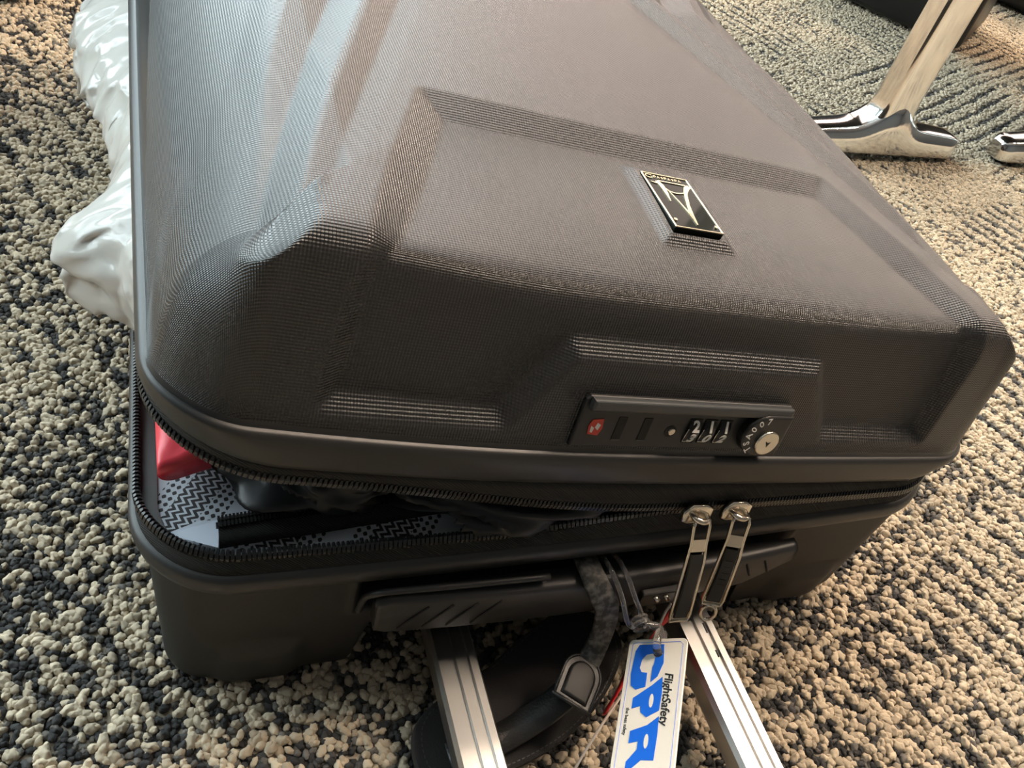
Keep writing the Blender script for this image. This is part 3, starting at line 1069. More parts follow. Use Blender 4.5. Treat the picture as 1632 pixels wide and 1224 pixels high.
# loop at the end of the second pull
tube('pull_loop', [mt @ Vector((0.004 * math.sin(a), -ln - 0.0055 + 0.0052 * math.cos(a), 0.0004)) for a in np.linspace(0, 2 * math.pi, 17)], 0.0010, M['silver'], s_)

# ------------------------------------------------------------------ front handle bar
bar_rows = []
xs_ = np.r_[-0.1165, -0.1158, np.linspace(-0.1140, 0.1000, 60), 0.108, 0.1140, 0.1165]
for x in xs_:
    u = (x - 0.0) / 0.1165
    yf = -0.0165 + 0.0050 * u * u
    zt, zb_ = 0.0985 - 0.0012 * (1 - u * u), 0.0705
    if x > 0.088:                       # the right end is cut to a point
        k_ = (x - 0.088) / 0.0285
        zb_ = 0.0705 + 0.016 * k_
    e = 1.0
    if x < -0.1138:
        e = 0.86 if x > -0.1160 else 0.55
    zm, hh = (zt + zb_) / 2, (zt - zb_) / 2 * e
    r_ = 0.0030
    sec = [(-0.0035, zm - hh), (yf + r_, zm - hh), (yf + 0.0009, zm - hh + 0.0009), (yf, zm - hh + r_), (yf + 0.0012, zm + hh - r_), (yf + 0.0022, zm + hh - 0.0009), (yf + r_ + 0.0016, zm + hh), (-0.0035, zm + hh)]
    bar_rows.append([(x, a, b_) for a, b_ in sec])
bar = grid_obj('handle_bar', bar_rows, M['grip'], suitcase, close_c=True)
for k_ in (0, len(xs_) - 1):
    pass
bmx = bmesh.new()
bmx.from_mesh(bar.data)
bmx.verts.ensure_lookup_table()
nsec = 8
bmx.faces.new([bmx.verts[k_] for k_ in range(nsec)])
bmx.faces.new([bmx.verts[len(xs_) * nsec - nsec + k_] for k_ in range(nsec)][::-1])
bmx.to_mesh(bar.data)
bmx.free()


tube('handle_flange', smooth_path([(-0.1215, -0.0005, 0.0760), (-0.1210, -0.0040, 0.0930), (-0.1170, -0.0070, 0.1010), (-0.1080, -0.0080, 0.1030), (-0.0700, -0.0095, 0.1030), (-0.0330, -0.0105, 0.1028)], 6), 0.0017, M['rim'], suitcase, 8)


def bar_y(x):
    u = x / 0.1165
    return -0.0165 + 0.0050 * u * u


for x in (-0.0985, -0.0865, -0.0745, -0.0625):  # dark strips laid on the bar as the shade inside its grooves
    tube('groove_shade', [(x - 0.0065, bar_y(x - 0.006) + 0.0001, 0.0755), (x, bar_y(x) + 0.0003, 0.0845), (x + 0.0065, bar_y(x + 0.006) + 0.0008, 0.0925)], 0.00055, M['void'], bar, 6)
for x in (0.0865, 0.0985):
    tube('groove_shade', [(x - 0.003, bar_y(x) + 0.0010, 0.0930), (x + 0.001, bar_y(x) + 0.0004, 0.0865), (x + 0.0035, bar_y(x) + 0.0002, 0.0820)], 0.0007, M['void'], bar, 6)
# latch with its pins beside the strap
bm = bmesh.new()
box_bm(bm, (0.036, -0.0160, 0.0800), (0.030, 0.006, 0.012), 0.001)
bm_obj('latch_block', bm, M['black'], bar)
for x in (0.028, 0.034, 0.0425):
    tube('pin', [(x, -0.0185, 0.0835), (x + 0.002, -0.0215, 0.0825)], 0.0013, M['silver'], bar, 8)

# telescopic tubes drawn out towards the viewer
tube_m = {}
for sx_ in (-1, 1):
    sec = []
    w_, h_ = 0.0116, 0.0085
    # rounded box with two grooves along the top
    top = [(-w_, 0), (-w_, h_ * 0.6), (-w_ * 0.86, h_), (-w_ * 0.30, h_), (-w_ * 0.26, h_ - 0.0016), (-w_ * 0.10, h_ - 0.0016), (-w_ * 0.06, h_), (w_ * 0.28, h_), (w_ * 0.32, h_ - 0.0016), (w_ * 0.50, h_ - 0.0016), (w_ * 0.54, h_), (w_ * 0.86, h_), (w_, h_ * 0.6), (w_, 0)]
    bot = [(w_, -h_ * 0.6), (w_ * 0.86, -h_), (-w_ * 0.86, -h_), (-w_, -h_ * 0.6)]
    sec = top + bot
    rows_ = []
    for y_ in (0.35, 0.02, -0.10, -0.22, -0.38):
        zc_ = 0.034 + max(0, -y_) * 0.05
        rows_.append([(sx_ * 0.0703 + a, y_, zc_ + b_) for a, b_ in sec])
    o = grid_obj('trolley_tube', rows_, M['alu'], suitcase, close_c=True, smooth=False)
    if sx_ > 0:
        for y_ in (-0.022, -0.038):
            zc_ = 0.034 - y_ * 0.05
            box('slot', (sx_ * 0.0703 + 0.0042, y_, zc_ + h_ - 0.0009), (0.0014, 0.006 if y_ > -0.03 else 0.004, 0.0012), M['void'], o)
box('trolley_grip', (0, -0.385, 0.053), (0.185, 0.030, 0.026), M['grip'], suitcase, 0.009, 4, smooth=True)

# ------------------------------------------------------------------ combination lock on the lid
lu = Vector((0, 0.0058, 0.0248)).normalized()
LK = LID @ frame_m((0, 0.0062, 0.0167), (1, 0, 0), lu)        # x along, y up the wall, z outwards
mm_ = 0.001
lock_poly = [(-55, -12.6), (54, -12.6), (55, -11.6), (55, 12.6), (-53.5, 12.6), (-55, 11.0)]
lock = prism('lock', [(a * mm_, b_ * mm_) for a, b_ in lock_poly], -0.003, 0.0032, M['lockplate'], suitcase, 0.0008, 2, LK)
lock['label'] = 'black combination lock plate with three dials and a key cylinder'
bm = bmesh.new()
prism_bm(bm, [(-53.0 * mm_, 0.0072), (54.6 * mm_, 0.0072), (54.6 * mm_, 0.0124), (-53.0 * mm_, 0.0124)], 0.003, 0.0066, 0.0012, 3)
bm_obj('lock_lip', bm, M['lock_lit_grey'], lock)
for u in (-34.0, -21.0):
    box('slide_slot', (u * mm_, -0.0026, 0.0032), (0.0042, 0.0112, 0.0006), M['void'], lock)
    box('slide_edge', (u * mm_, -0.0085, 0.0034), (0.0042, 0.0005, 0.0005), M['lock_lit_grey'], lock)
rm = [(-2.2, 3.6), (2.2, 4.2), (3.0, -0.6), (2.0, -4.2), (-2.4, -3.6), (-3.2, 0.4)]
rp = prism('red_mark', [((-46 + a * 1.15) * mm_, (-2.4 + b_ * 1.0) * mm_) for a, b_ in rm], 0.003, 0.0035, M['redmark'], lock)
prism('mark_facet', [((-46 + a) * mm_, (-2.4 + b_) * mm_) for a, b_ in ((0.2, 2.2), (2.1, 1.2), (1.4, -1.6), (-0.4, -0.2))], 0.0034, 0.0036, M['white'], lock)
prism('mark_facet', [((-46 + a) * mm_, (-2.4 + b_) * mm_) for a, b_ in ((-2.4, 0.6), (-0.6, -0.4), (-1.0, -2.9), (-2.1, -2.4))], 0.0034, 0.0036, M['white'], lock)


def disc_poly(cx_, cy_, r_, n_=28, sy=1.0):
    return [(cx_ + r_ * math.cos(2 * math.pi * k_ / n_), cy_ + r_ * sy * math.sin(2 * math.pi * k_ / n_)) for k_ in range(n_)]


prism('reset_pin', disc_poly(-0.0066, -0.0034, 0.0018), 0.003, 0.0040, M['silver'], lock, 0.0005)
prism('reset_ring', disc_poly(-0.0072, -0.0034, 0.0030), 0.003, 0.0034, M['void'], lock)
for u, (d1, d2) in zip((4.2, 12.6, 21.2), (('2', '3'), ('1', '0'), ('1', '2'))):
    box('dial_window', (u * mm_, -0.0026, 0.0030), (0.0066, 0.0126, 0.0012), M['void'], lock)
    bm = bmesh.new()
    tube_bm(bm, [((u - 2.6) * mm_, -0.0026, -0.0030), ((u + 2.6) * mm_, -0.0026, -0.0030)], 0.0085, 28)
    dl = bm_obj('dial', bm, M['black'], lock, True)
    for vv_, ch, tilt in ((0.0031, d1, -0.6), (-0.0030, d2, 0.6)):
        a_ = vv_ / 0.0085
        mt_ = Matrix.Translation((u * mm_, -0.0026 + 0.0087 * math.sin(a_), -0.0030 + 0.0087 * math.cos(a_))) @ Matrix.Rotation(-a_, 4, 'X')
        text_mesh('digit', ch, 0.0074, M['white'], lock, mt_, 0.0001, 0.00025)
    bm = bmesh.new()
    tube_bm(bm, [((u - 3.0) * mm_, -0.0080, 0.0036), ((u - 3.0) * mm_, -0.0010, 0.0046)], 0.0003, 6)
    tube_bm(bm, [((u - 3.0) * mm_, -0.0082, 0.0036), ((u + 1.6) * mm_, -0.0082, 0.0036)], 0.0003, 6)
    bm_obj('window_edge', bm, M['silver'], lock, True)
kp = [(42.5 + 12.3 * math.cos(a), -1.6 + 11.0 * math.sin(a)) for a in np.linspace(math.pi / 2, 3 * math.pi / 2, 20)] + [(54.4, -12.6), (54.8, 9.4)]
ks = prism('key_housing', [(a * mm_, b_ * mm_) for a, b_ in kp], 0.003, 0.0078, M['black'], lock, 0.0012, 3)
prism('key_cylinder', disc_poly(0.0448, -0.0044, 0.0064), 0.0070, 0.0092, M['silver'], lock, 0.0006)
prism('keyhole', [(a * mm_, b_ * mm_) for a, b_ in ((43.2, -3.0), (44.8, -4.0), (46.4, -3.4), (45.6, -4.8), (45.0, -6.4), (44.2, -4.9))], 0.0090, 0.00928, M['void'], lock)
prism('red_dot', disc_poly(0.0518, -0.0042, 0.0006, 10), 0.0077, 0.0080, M['redmark'], lock)
txt = 'TSA007'
for k_, ch in enumerate(txt):
    a_ = math.radians(226 - k_ * 25)
    cu_, cv_ = 0.0430 + 0.0098 * math.cos(a_), -0.0022 + 0.0090 * math.sin(a_)
    text_mesh('lettering', ch, 0.0046, M['white'], lock, Matrix.Translation((cu_, cv_, 0.0079)) @ Matrix.Rotation(a_ - math.pi / 2, 4, 'Z'), 0.00008, 0.00005)

# ------------------------------------------------------------------ emblem on the lid
EM = LID @ Matrix.Translation((0, (EM_Y0 + EM_Y1) / 2, 0.0779))
ew, eh = 0.0132, (EM_Y1 - EM_Y0) / 2
emb = box('emblem', (0, 0, -0.0008), (2 * ew, 2 * eh, 0.0028), M['glassblack'], suitcase, 0.0006, 2, EM)
emb['label'] = 'glossy black emblem plate framed in pale gold'
bm = bmesh.new()
for c_, s2 in (((0, eh - 0.0004), (2 * ew, 0.0008)), ((0, -eh + 0.0004), (2 * ew, 0.0008)), ((-ew + 0.0004, 0), (0.0008, 2 * eh)), ((ew - 0.0004, 0), (0.0008, 2 * eh))):
    box_bm(bm, (c_[0], c_[1], 0.0007), (s2[0], s2[1], 0.0007), 0.0002, 1)
bm_obj('gold_border', bm, M['gold'], emb)
strokes = [([(-6.2, 14.9), (2, 15.0), (9.6, 15.0)], [0.7, 0.6, 0.8]),
           ([(-7.0, 14.6), (-5.8, 11.5), (-5.6, 8.0), (-6.4, -0.8)], [2.2, 2.8, 2.4, 0.4]),
           ([(-4.9, 9.8), (-3.7, 8.4), (-1.5, 0.2), (0.4, -9.6), (0.3, -16.7)], [0.6, 0.7, 0.8, 1.2, 0.5]),
           ([(11.4, 14.6), (9.0, 12.6), (6.0, 7.8), (2.9, -1.5), (0.8, -9.6), (0.5, -16.7)], [2.4, 2.8, 2.0, 1.7, 2.4, 0.6]),
           ([(-4.3, 8.6), (-2.5, 7.2), (-0.1, 6.7), (3.0, 7.2), (5.6, 8.2)], [0.5, 0.6, 0.7, 0.7, 0.6]),
           ([(-10.6, 13.4), (-8.8, 12.9), (-7.2, 12.7)], [0.4, 0.8, 0.8])]
for pts, wd in strokes:
    prism('monogram_stroke', [(a * mm_, b_ * mm_) for a, b_ in stroke_poly(pts, wd)], 0.0005, 0.0010, M['gold'], emb)
for u, v in ((-10.9, -15.2), (10.9, -16.2)):
    prism('rivet', disc_poly(u * mm_, v * mm_, 0.0009, 12), 0.0005, 0.0012, M['gold'], emb)
ring_ = [(-9.8 + 1.9 * math.cos(a), 17.9 + 1.3 * math.sin(a)) for a in np.linspace(0.5, 5.8, 14)]
prism('small_mark', [(a * mm_, b_ * mm_) for a, b_ in stroke_poly(ring_, [0.45] * 14)], 0.0005, 0.0010, M['gold'], emb)
for k_ in range(8):
    u = -6.6 + 2.0 * k_
    pts = [[(u - 0.5, 17.0), (u - 0.5, 18.7), (u + 0.5, 18.7), (u + 0.4, 17.6)], [(u - 0.5, 17.0), (u, 18.7), (u + 0.5, 17.0)], [(u + 0.5, 18.6), (u - 0.5, 18.2), (u + 0.5, 17.5), (u - 0.5, 17.0)]][k_ % 3]
    prism('small_mark', [(a * mm_, b_ * mm_) for a, b_ in stroke_poly(pts, [0.42] * len(pts))], 0.0005, 0.0010, M['gold'], emb)

# ------------------------------------------------------------------ what shows inside the suitcase
nxp, nyp = 90, 60
rows = []
for y in np.linspace(0.010, 0.60, nyp):
    row = []
    for x in np.linspace(-0.2115, 0.2115, nxp):
        e = min((0.2115 - abs(x)) / 0.03, (y - 0.010) / 0.03, 1.0)
        yy = y
        if abs(x) > 0.170:
            yy = max(y, 0.052 - math.sqrt(max(0.0, 0.0425 ** 2 - (abs(x) - 0.170) ** 2)))
        z = 0.1125 + 0.0075 * max(0, e) + 0.0014 * fbm(x, y, 0.3, 22)
        row.append((x, yy, z))
    rows.append(row)
pan = grid_obj('lining_panel', rows, M['lining'], suitcase)
pan['label'] = 'grey lining printed with black dots and zigzags'
# black zip strip sewn over the lining
rows = []
cen = []
for x in np.linspace(-0.1835, 0.06, 60):
    y0 = 0.0150 + (x + 0.1835) * 0.075
    y1 = 0.0290 + (x + 0.1835) * 0.075
    z = 0.1205 + 0.0015 * fbm(x, 0.02, 1.0, 30)
    rows.append([(x, y0, z - 0.004), (x, y0 + 0.001, z), (x, (y0 + y1) / 2, z + 0.0015), (x, y1 - 0.001, z + 0.001), (x, y1, z - 0.003)])
    cen.append((x, y1 - 0.0045, z + 0.0022))
strip = grid_obj('inner_zip_strip', rows, M['tape'], suitcase)
cen = resample(cen, 0.0016)
V_, F_ = [], []
for x, y, z in cen:
    for oy in (-0.0017, 0.0017):
        b0 = len(V_)
        for dx in (-0.0005, 0.0005):
            for dy in (-0.0013, 0.0013):
                for dz in (-0.0004, 0.0009):
                    V_.append((x + dx + 0.0004 * np.sign(oy), y + oy + dy, z + dz))
        F_ += [tuple(b0 + k_ for k_ in f) for f in ((0, 1, 3, 2), (4, 6, 7, 5), (0, 4, 5, 1), (2, 3, 7, 6), (1, 5, 7, 3), (0, 2, 6, 4))]
o = mesh_obj('inner_zip_teeth', V_, F_, M['teeth'], strip)
o['kind'] = 'stuff'
# pale sewn corner tab of the lining
mesh_obj('sewn_tab', [(-0.2050, 0.0225, 0.1212), (-0.1840, 0.0130, 0.1212), (-0.1828, 0.0265, 0.1222), (-0.1910, 0.0270, 0.1222)], [(0, 1, 2, 3)], mat('pale_tab', (0.50, 0.55, 0.64), 0.6), strip)

# red pouch wedged in the front left corner
rows = []
for v in np.linspace(0, 1, 36):
    row = []
    for u in np.linspace(0, 1, 40, endpoint=False):
        a = 2 * math.pi * u
        y = 0.0480 + 0.105 * v
        wx = 0.0195 * (0.75 + 0.4 * v)
        ca, sa = math.cos(a), math.sin(a)
        px = math.copysign(abs(ca) ** 0.6, ca)
        pz = math.copysign(abs(sa) ** 0.75, sa)
        prof = math.sin(math.pi * min(1, v * 1.2 + 0.10) * 0.5) ** 0.5
        x = -0.1925 + wx * px + 0.006 * v
        z = 0.1355 + 0.0175 * pz * prof + 0.010 * v
        cr_ = 0.0030 * math.sin(9 * v + 3 * px) * (0.5 + 0.5 * pz) + 0.0022 * fbm(x, y, z, 55)
        row.append((max(x, -0.2125), y + 0.004 * px, z + cr_))
    rows.append(row)
pouch = grid_obj('red_pouch', rows, M['pouch'], close_c=True)
bmx = bmesh.new(); bmx.from_mesh(pouch.data); bmx.verts.ensure_lookup_table()
f = bmx.faces.new([bmx.verts[k_] for k_ in range(40)]); f.smooth = True
f = bmx.faces.new([bmx.verts[35 * 40 + k_] for k_ in range(40)][::-1]); f.smooth = True
bmesh.ops.recalc_face_normals(bmx, faces=bmx.faces)
bmx.to_mesh(pouch.data); bmx.free()
tag(pouch, 'glossy pinkish-red pouch wedged in the open corner of the suitcase', 'pouch')


def garment(name, c, s, seed, label):
    rows_ = []
    for v in np.linspace(0.02, 0.98, 40):
        row_ = []
        th_ = math.pi * v
        for u in np.linspace(0, 1, 72, endpoint=False):
            a = 2 * math.pi * u
            d_ = Vector((math.sin(th_) * math.cos(a), math.sin(th_) * math.sin(a), math.cos(th_)))
            k_ = 1 + 0.22 * noise.noise(d_ * 1.7 + Vector((seed, 0, 0)))
            fold = abs(noise.noise(Vector((d_.x * 2.6 + d_.z * 1.6 + seed, d_.y * 1.2, d_.z * 1.5)))) * 0.42
            q_ = d_ * (k_ - fold)
            row_.append((c[0] + q_.x * s[0], c[1] + q_.y * s[1], max(c[2] + q_.z * s[2], 0.1235)))
        rows_.append(row_)
    o_ = grid_obj(name, rows_, M['cloth'], close_c=True)
    return tag(o_, label, 'garment')


garment('folded_garment', (-0.138, 0.047, 0.1310), (0.046, 0.029, 0.0150), 2.3, 'black crumpled cloth beside the red pouch in the suitcase')
garment('folded_garment', (-0.020, 0.037, 0.1300), (0.100, 0.038, 0.0150), 6.1, 'larger black crumpled cloth showing near the zip pulls')

# ------------------------------------------------------------------ white plastic bag squeezed out on the left
oy = [0.120, 0.128, 0.136, 0.146, 0.156, 0.168, 0.176, 0.184, 0.196, 0.210, 0.232, 0.246, 0.262, 0.285, 0.305, 0.330, 0.355, 0.375, 0.392, 0.408, 0.425, 0.450, 0.475, 0.510, 0.540]
ox = [-0.212, -0.2165, -0.2205, -0.2255, -0.2340, -0.2470, -0.2530, -0.2460, -0.2340, -0.2285, -0.2240, -0.2195, -0.2230, -0.2300, -0.2350, -0.2420, -0.2490, -0.2525, -0.2550, -0.2570, -0.2530, -0.2420, -0.2340, -0.2260, -0.2150]
rows = []
nv = 15
jit = random.Random(5)
ysb = np.linspace(0.120, 0.540, 64)
for iy, y in enumerate(ysb):
    xo = float(np.interp(y, oy, ox))
    row = []
    for it, t_ in enumerate(np.linspace(0, 1, nv)):
        a = math.pi * (t_ - 0.5)
        ca = max(0.0, math.cos(a)) ** 0.75
        amp = (-0.200 - xo)
        # the film comes out under the lid rim, bulges and tucks back over the lower rim
        x = -0.200 - amp * ca
        z = 0.158 - 0.032 * math.sin(a) - 0.014 * ca * (amp / 0.05)
        k_ = ca * min(1, amp / 0.030)
        f1 = 1 - 2.4 * abs(noise.noise(Vector((y * 15 + t_ * 3.0, t_ * 2.6 - y * 10, 4.7))))
        dx = 0.0075 * (f1 - 0.5) + jit.uniform(-0.0030, 0.0030)
        dz = 0.0080 * (f1 - 0.5) + jit.uniform(-0.0030, 0.0030)
        row.append((x + dx * k_, y + jit.uniform(-0.0050, 0.0050) * k_, max(z + dz * k_, 0.1185)))
    rows.append(row)
bag = grid_obj('plastic_bag', rows, M['film'], smooth=True)
ca_ = bag.data.attributes.new('crease_edge', 'FLOAT', 'EDGE')
ca_.data.foreach_set('value', [1.0 if jit.random() < 0.38 else (0.45 if jit.random() < 0.3 else 0.0) for _ in bag.data.edges])
md = bag.modifiers.new('soften', 'SUBSURF'); md.levels = 2; md.render_levels = 2
md = bag.modifiers.new('thickness', 'SOLIDIFY'); md.thickness = 0.0003; md.offset = 0
tag(bag, 'crumpled white plastic bag bulging from the suitcase gap', 'plastic bag')

# ------------------------------------------------------------------ leather luggage tag on the handle bar
lt = empty('leather_luggage_tag', (-0.02, -0.03, 0.0))
tag(lt, 'black leather luggage tag strapped to the handle bar', 'luggage tag')
off = Vector((0.02, 0.03, 0.0))


def lm():
    return Matrix.Translation(off)


pad = [(-0.0480, -0.0150), (-0.0280, -0.0035), (-0.0060, 0.0075), (0.0020, 0.0095), (0.0140, 0.0075), (0.0250, 0.0015), (0.0305, -0.0070), (0.0300, -0.0190), (0.0210, -0.0320), (0.0085, -0.0440), (-0.0080, -0.0545), (-0.0250, -0.0620), (-0.0480, -0.0680), (-0.0700, -0.0700), (-0.0930, -0.0640), (-0.0950, -0.0420), (-0.0800, -0.0280)]
pp = smooth_path([(a, b_, 0) for a, b_ in pad] + [(pad[0][0], pad[0][1], 0)], 5)[:-1]
bm = bmesh.new()
prism_bm(bm, [(a, b_) for a, b_, _ in pp], -0.0018, 0.0018, 0.0010, 2)
def padz(x, y):
    return 0.0155 + 0.09 * (y + 0.065) + 0.06 * (x + 0.09) * 0.6
for v in bm.verts:
    v.co.z += padz(v.co.x, v.co.y)
bm_obj('leather_pad', bm, M['suede'], lt, False, lm())
cenp = np.array([(a, b_) for a, b_, _ in pp])
mid_ = cenp.mean(0)
V_, F_ = [], []
st = resample(np.c_[mid_ + (cenp - mid_) * 0.93, np.zeros(len(cenp))], 0.0028)
for i in range(len(st) - 1):
    p, q = st[i], st[i + 1]
    d_ = (q - p) / np.linalg.norm(q - p)
    nn = np.array((-d_[1], d_[0], 0)) * 0.00025
    e = p + d_ * 0.0017
    b0 = len(V_)
    for w_ in (p + nn, p - nn, e - nn, e + nn):
        V_.append((w_[0], w_[1], padz(w_[0], w_[1]) + 0.0021))
    F_.append((b0, b0 + 1, b0 + 2, b0 + 3))
o = mesh_obj('stitching', V_, F_, M['grip'], lt, matrix=lm())
o['kind'] = 'stuff'


def ribbon(name, ctrl, wvec, widths, material, parent, thick, matrix=None, n_=10):
    """strap along a smooth path; wvec gives the width direction at each control point"""
    c = smooth_path(ctrl, n_)
    wv = smooth_path(wvec, n_)
    ww = np.interp(np.linspace(0, 1, len(c)), np.linspace(0, 1, len(widths)), widths)
    A_, B_, C_, D_ = [], [], [], []
    for i in range(len(c)):
        tg = c[min(i + 1, len(c) - 1)] - c[max(i - 1, 0)]
        tg = tg / np.linalg.norm(tg)
        w_ = wv[i] - tg * (wv[i] @ tg)
        w_ = w_ / np.linalg.norm(w_) * ww[i] / 2
        nn = np.cross(tg, w_)
        nn = nn / np.linalg.norm(nn) * thick / 2
        A_.append(c[i] - w_ - nn * 0.5); B_.append(c[i] - w_ * 0.9 + nn); C_.append(c[i] + w_ * 0.9 + nn); D_.append(c[i] + w_ - nn * 0.5)
    E_ = [a * 0.5 + d_ * 0.5 - (b_ + c_ - a - d_) * 0.35 for a, b_, c_, d_ in zip(A_, B_, C_, D_)]
    rows_ = [[a, b_, c_, d_, e_] for a, b_, c_, d_, e_ in zip(A_, B_, C_, D_, E_)]
    o_ = grid_obj(name, rows_, material, parent, close_c=True, matrix=matrix)
    b2 = bmesh.new(); b2.from_mesh(o_.data); b2.verts.ensure_lookup_table()
    b2.faces.new([b2.verts[k_] for k_ in range(5)]); b2.faces.new([b2.verts[len(b2.verts) - 5 + k_] for k_ in range(5)][::-1])
    bmesh.ops.recalc_face_normals(b2, faces=b2.faces)
    b2.to_mesh(o_.data); b2.free()
    return o_


ribbon('strap_loop', [(-0.0080, 0.0030, 0.0960), (-0.0100, -0.0040, 0.1005), (-0.0095, -0.0130, 0.1005), (-0.0050, -0.0195, 0.0930), (0.0000, -0.0225, 0.0830), (0.0020, -0.0250, 0.0680), (-0.0010, -0.0300, 0.0550), (-0.0080, -0.0370, 0.0470), (-0.0160, -0.0430, 0.0420)],
       [(1, 0, 0), (1, 0, 0), (1, 0, 0), (1, -0.05, 0), (1, -0.1, -0.1), (1, -0.15, -0.1), (1, -0.45, -0.1), (0.8, -0.75, -0.1), (0.6, -0.8, 0)], [0.0125, 0.0130, 0.0130, 0.0125, 0.0130], M['worn'], lt, 0.0022, lm())
ribbon('strap_tail', [(-0.0170, -0.0435, 0.0400), (-0.0280, -0.0480, 0.0360), (-0.0420, -0.0520, 0.0300), (-0.0600, -0.0560, 0.0235), (-0.0800, -0.0580, 0.0215)],
       [(0.5, -0.85, 0), (0.45, -0.88, 0), (0.3, -0.95, 0), (0.2, -1, 0), (0.1, -1, 0)], [0.0150, 0.0155, 0.0160], M['leather'], lt, 0.0020, lm())
# rounded keeper where the strap end is folded over
kc = Vector((-0.0130, -0.0430, 0.0500)) + off
kx = Vector((0.62, 0.78, 0.02))
km = frame_m(kc, kx, Vector((-0.78, 0.62, 0.20)))
kpoly = [(a * 1.25, b_ * 1.2) for a, b_ in [(-0.0100, -0.0085), (0.0020, -0.0088)] + [(0.0030 + 0.0088 * math.cos(a), 0.0088 * math.sin(a)) for a in np.linspace(-1.45, 1.45, 14)] + [(0.0020, 0.0088), (-0.0100, 0.0085)]]
prism('strap_keeper', kpoly, -0.0014, 0.0014, M['leather'], lt, 0.0010, 3, km)
kin = [(a * 0.80 - 0.0006, b_ * 0.74) for a, b_ in kpoly]
prism('keeper_dome', kin, 0.0010, 0.0030, M['gloss_leather'], lt, 0.0018, 4, km, True)
tube('keeper_edge', [km @ Vector((a, b_, 0.0012)) for a, b_ in kpoly], 0.0007, M['leather'], lt, 7)
tube('keeper_bar', [km @ Vector((-0.0130, -0.0115, 0.0016)), km @ Vector((-0.0130, 0.0115, 0.0016))], 0.0009, M['leather'], lt, 8)

# ------------------------------------------------------------------ white printed tag on a clear loop
tg = empty('printed_bag_tag', (0.01, -0.06, 0.0))
tag(tg, 'white plastic bag tag with large blue letters on a clear loop', 'luggage tag')
tl, trr = Vector((0.0150, -0.0320, 0.0660)), Vector((0.0362, -0.0443, 0.0850))
bl = Vector((-0.0180, -0.0925, 0.0660))
tm = frame_m(tl - Vector((0.01, -0.06, 0)), trr - tl, tl - bl)
TWd, TH = (trr - tl).length, 0.094
bm = bmesh.new()
r_ = 0.0030
cp = []
for cx_, cy_, a0 in ((TWd - r_, -r_, 0), (r_, -r_, math.pi / 2), (r_, -TH + r_, math.pi), (TWd - r_, -TH + r_, 1.5 * math.pi)):
    cp += [(cx_ + r_ * math.cos(a0 + k_ * math.pi / 12), cy_ + r_ * math.sin(a0 + k_ * math.pi / 12)) for k_ in range(7)]
prism_bm(bm, cp, -0.0010, 0.0, 0.0003, 1)
bm_obj('tag_card', bm, M['tagcard'], tg, False, tm)
# thin blue keyline
kl_ = []
for s_, w_ in ((0.0022, 0.00035),):
    bm = bmesh.new()
    tube_bm(bm, [(s_ + 0.001, -s_, 0.00002), (TWd - s_ - 0.0015, -s_, 0.00002), (TWd - s_, -s_ - 0.0015, 0.00002), (TWd - s_, -TH + s_, 0.00002), (s_, -TH + s_, 0.00002), (s_, -s_ - 0.001, 0.00002), (s_ + 0.001, -s_, 0.00002)], 0.00016, 5)
    bm_obj('keyline', bm, M['blue'], tg, False, tm)
rot = Matrix.Rotation(-math.pi / 2, 4, 'Z')


def tag_poly(name, pts, material, z=0.00005):
    return prism(name, pts, 0.0, z + 0.0002, material, tg, 0, matrix=tm)


# big outlined-style capitals reading down the tag: C, P, R
def letter(ch, y_top, y_bot, x0, x1):
    def mp_(u, v):           # u along reading direction (down the tag), v towards the letter's top (right)
        return (x0 + (x1 - x0) * v, y_top + (y_bot - y_top) * u)
    out = []
    if ch == 'C':
        ou = [(1.00, 0.62), (0.96, 0.98), (0.60, 1.0), (0.02, 1.0), (0.0, 0.55), (0.03, 0.12), (0.30, 0.0), (0.96, 0.0), (1.0, 0.40), (0.80, 0.40), (0.72, 0.38), (0.66, 0.30), (0.36, 0.26), (0.22, 0.45), (0.30, 0.66), (0.52, 0.72), (0.66, 0.62)]
        out = [ou]
    return [[mp_(*q_) for q_ in o_] for o_ in out]


X0, X1 = 0.0035, 0.0190
cpoly = [(X1, -0.0035), (X0 + 0.0025, -0.0035), (X0 + 0.0008, -0.0070), (X0, -0.0200), (X0 + 0.0008, -0.0262), (X0 + 0.0035, -0.0285), (X0 + 0.0085, -0.0270), (X0 + 0.0085, -0.0195), (X0 + 0.0055, -0.0190), (X0 + 0.0042, -0.0165), (X0 + 0.0048, -0.0120), (X0 + 0.0070, -0.0092), (X0 + 0.0100, -0.0086), (X0 + 0.0118, -0.0105), (X0 + 0.0115, -0.0145), (X0 + 0.0108, -0.0165), (X0 + 0.0108, -0.0245), (X0 + 0.0140, -0.0215), (X1 + 0.0008, -0.0140)]
tag_poly('blue_letter', cpoly, M['blue'])
ppoly = [(X1 + 0.0012, -0.0218), (X0 + 0.0120, -0.0262), (X0 + 0.0030, -0.0330), (X0 + 0.0030, -0.0385), (X0 + 0.0072, -0.0372), (X0 + 0.0078, -0.0405), (X0 + 0.0110, -0.0430), (X1 + 0.0014, -0.0395), (X1 + 0.0018, -0.0300)]
tag_poly('blue_letter', ppoly, M['blue'])
tag_poly('letter_counter', [(X0 + 0.0125 + 0.0011 * math.cos(a), -0.0345 + 0.0036 * math.sin(a)) for a in np.linspace(0, 2 * math.pi, 16, endpoint=False)], M['tagcard'], 0.0001)
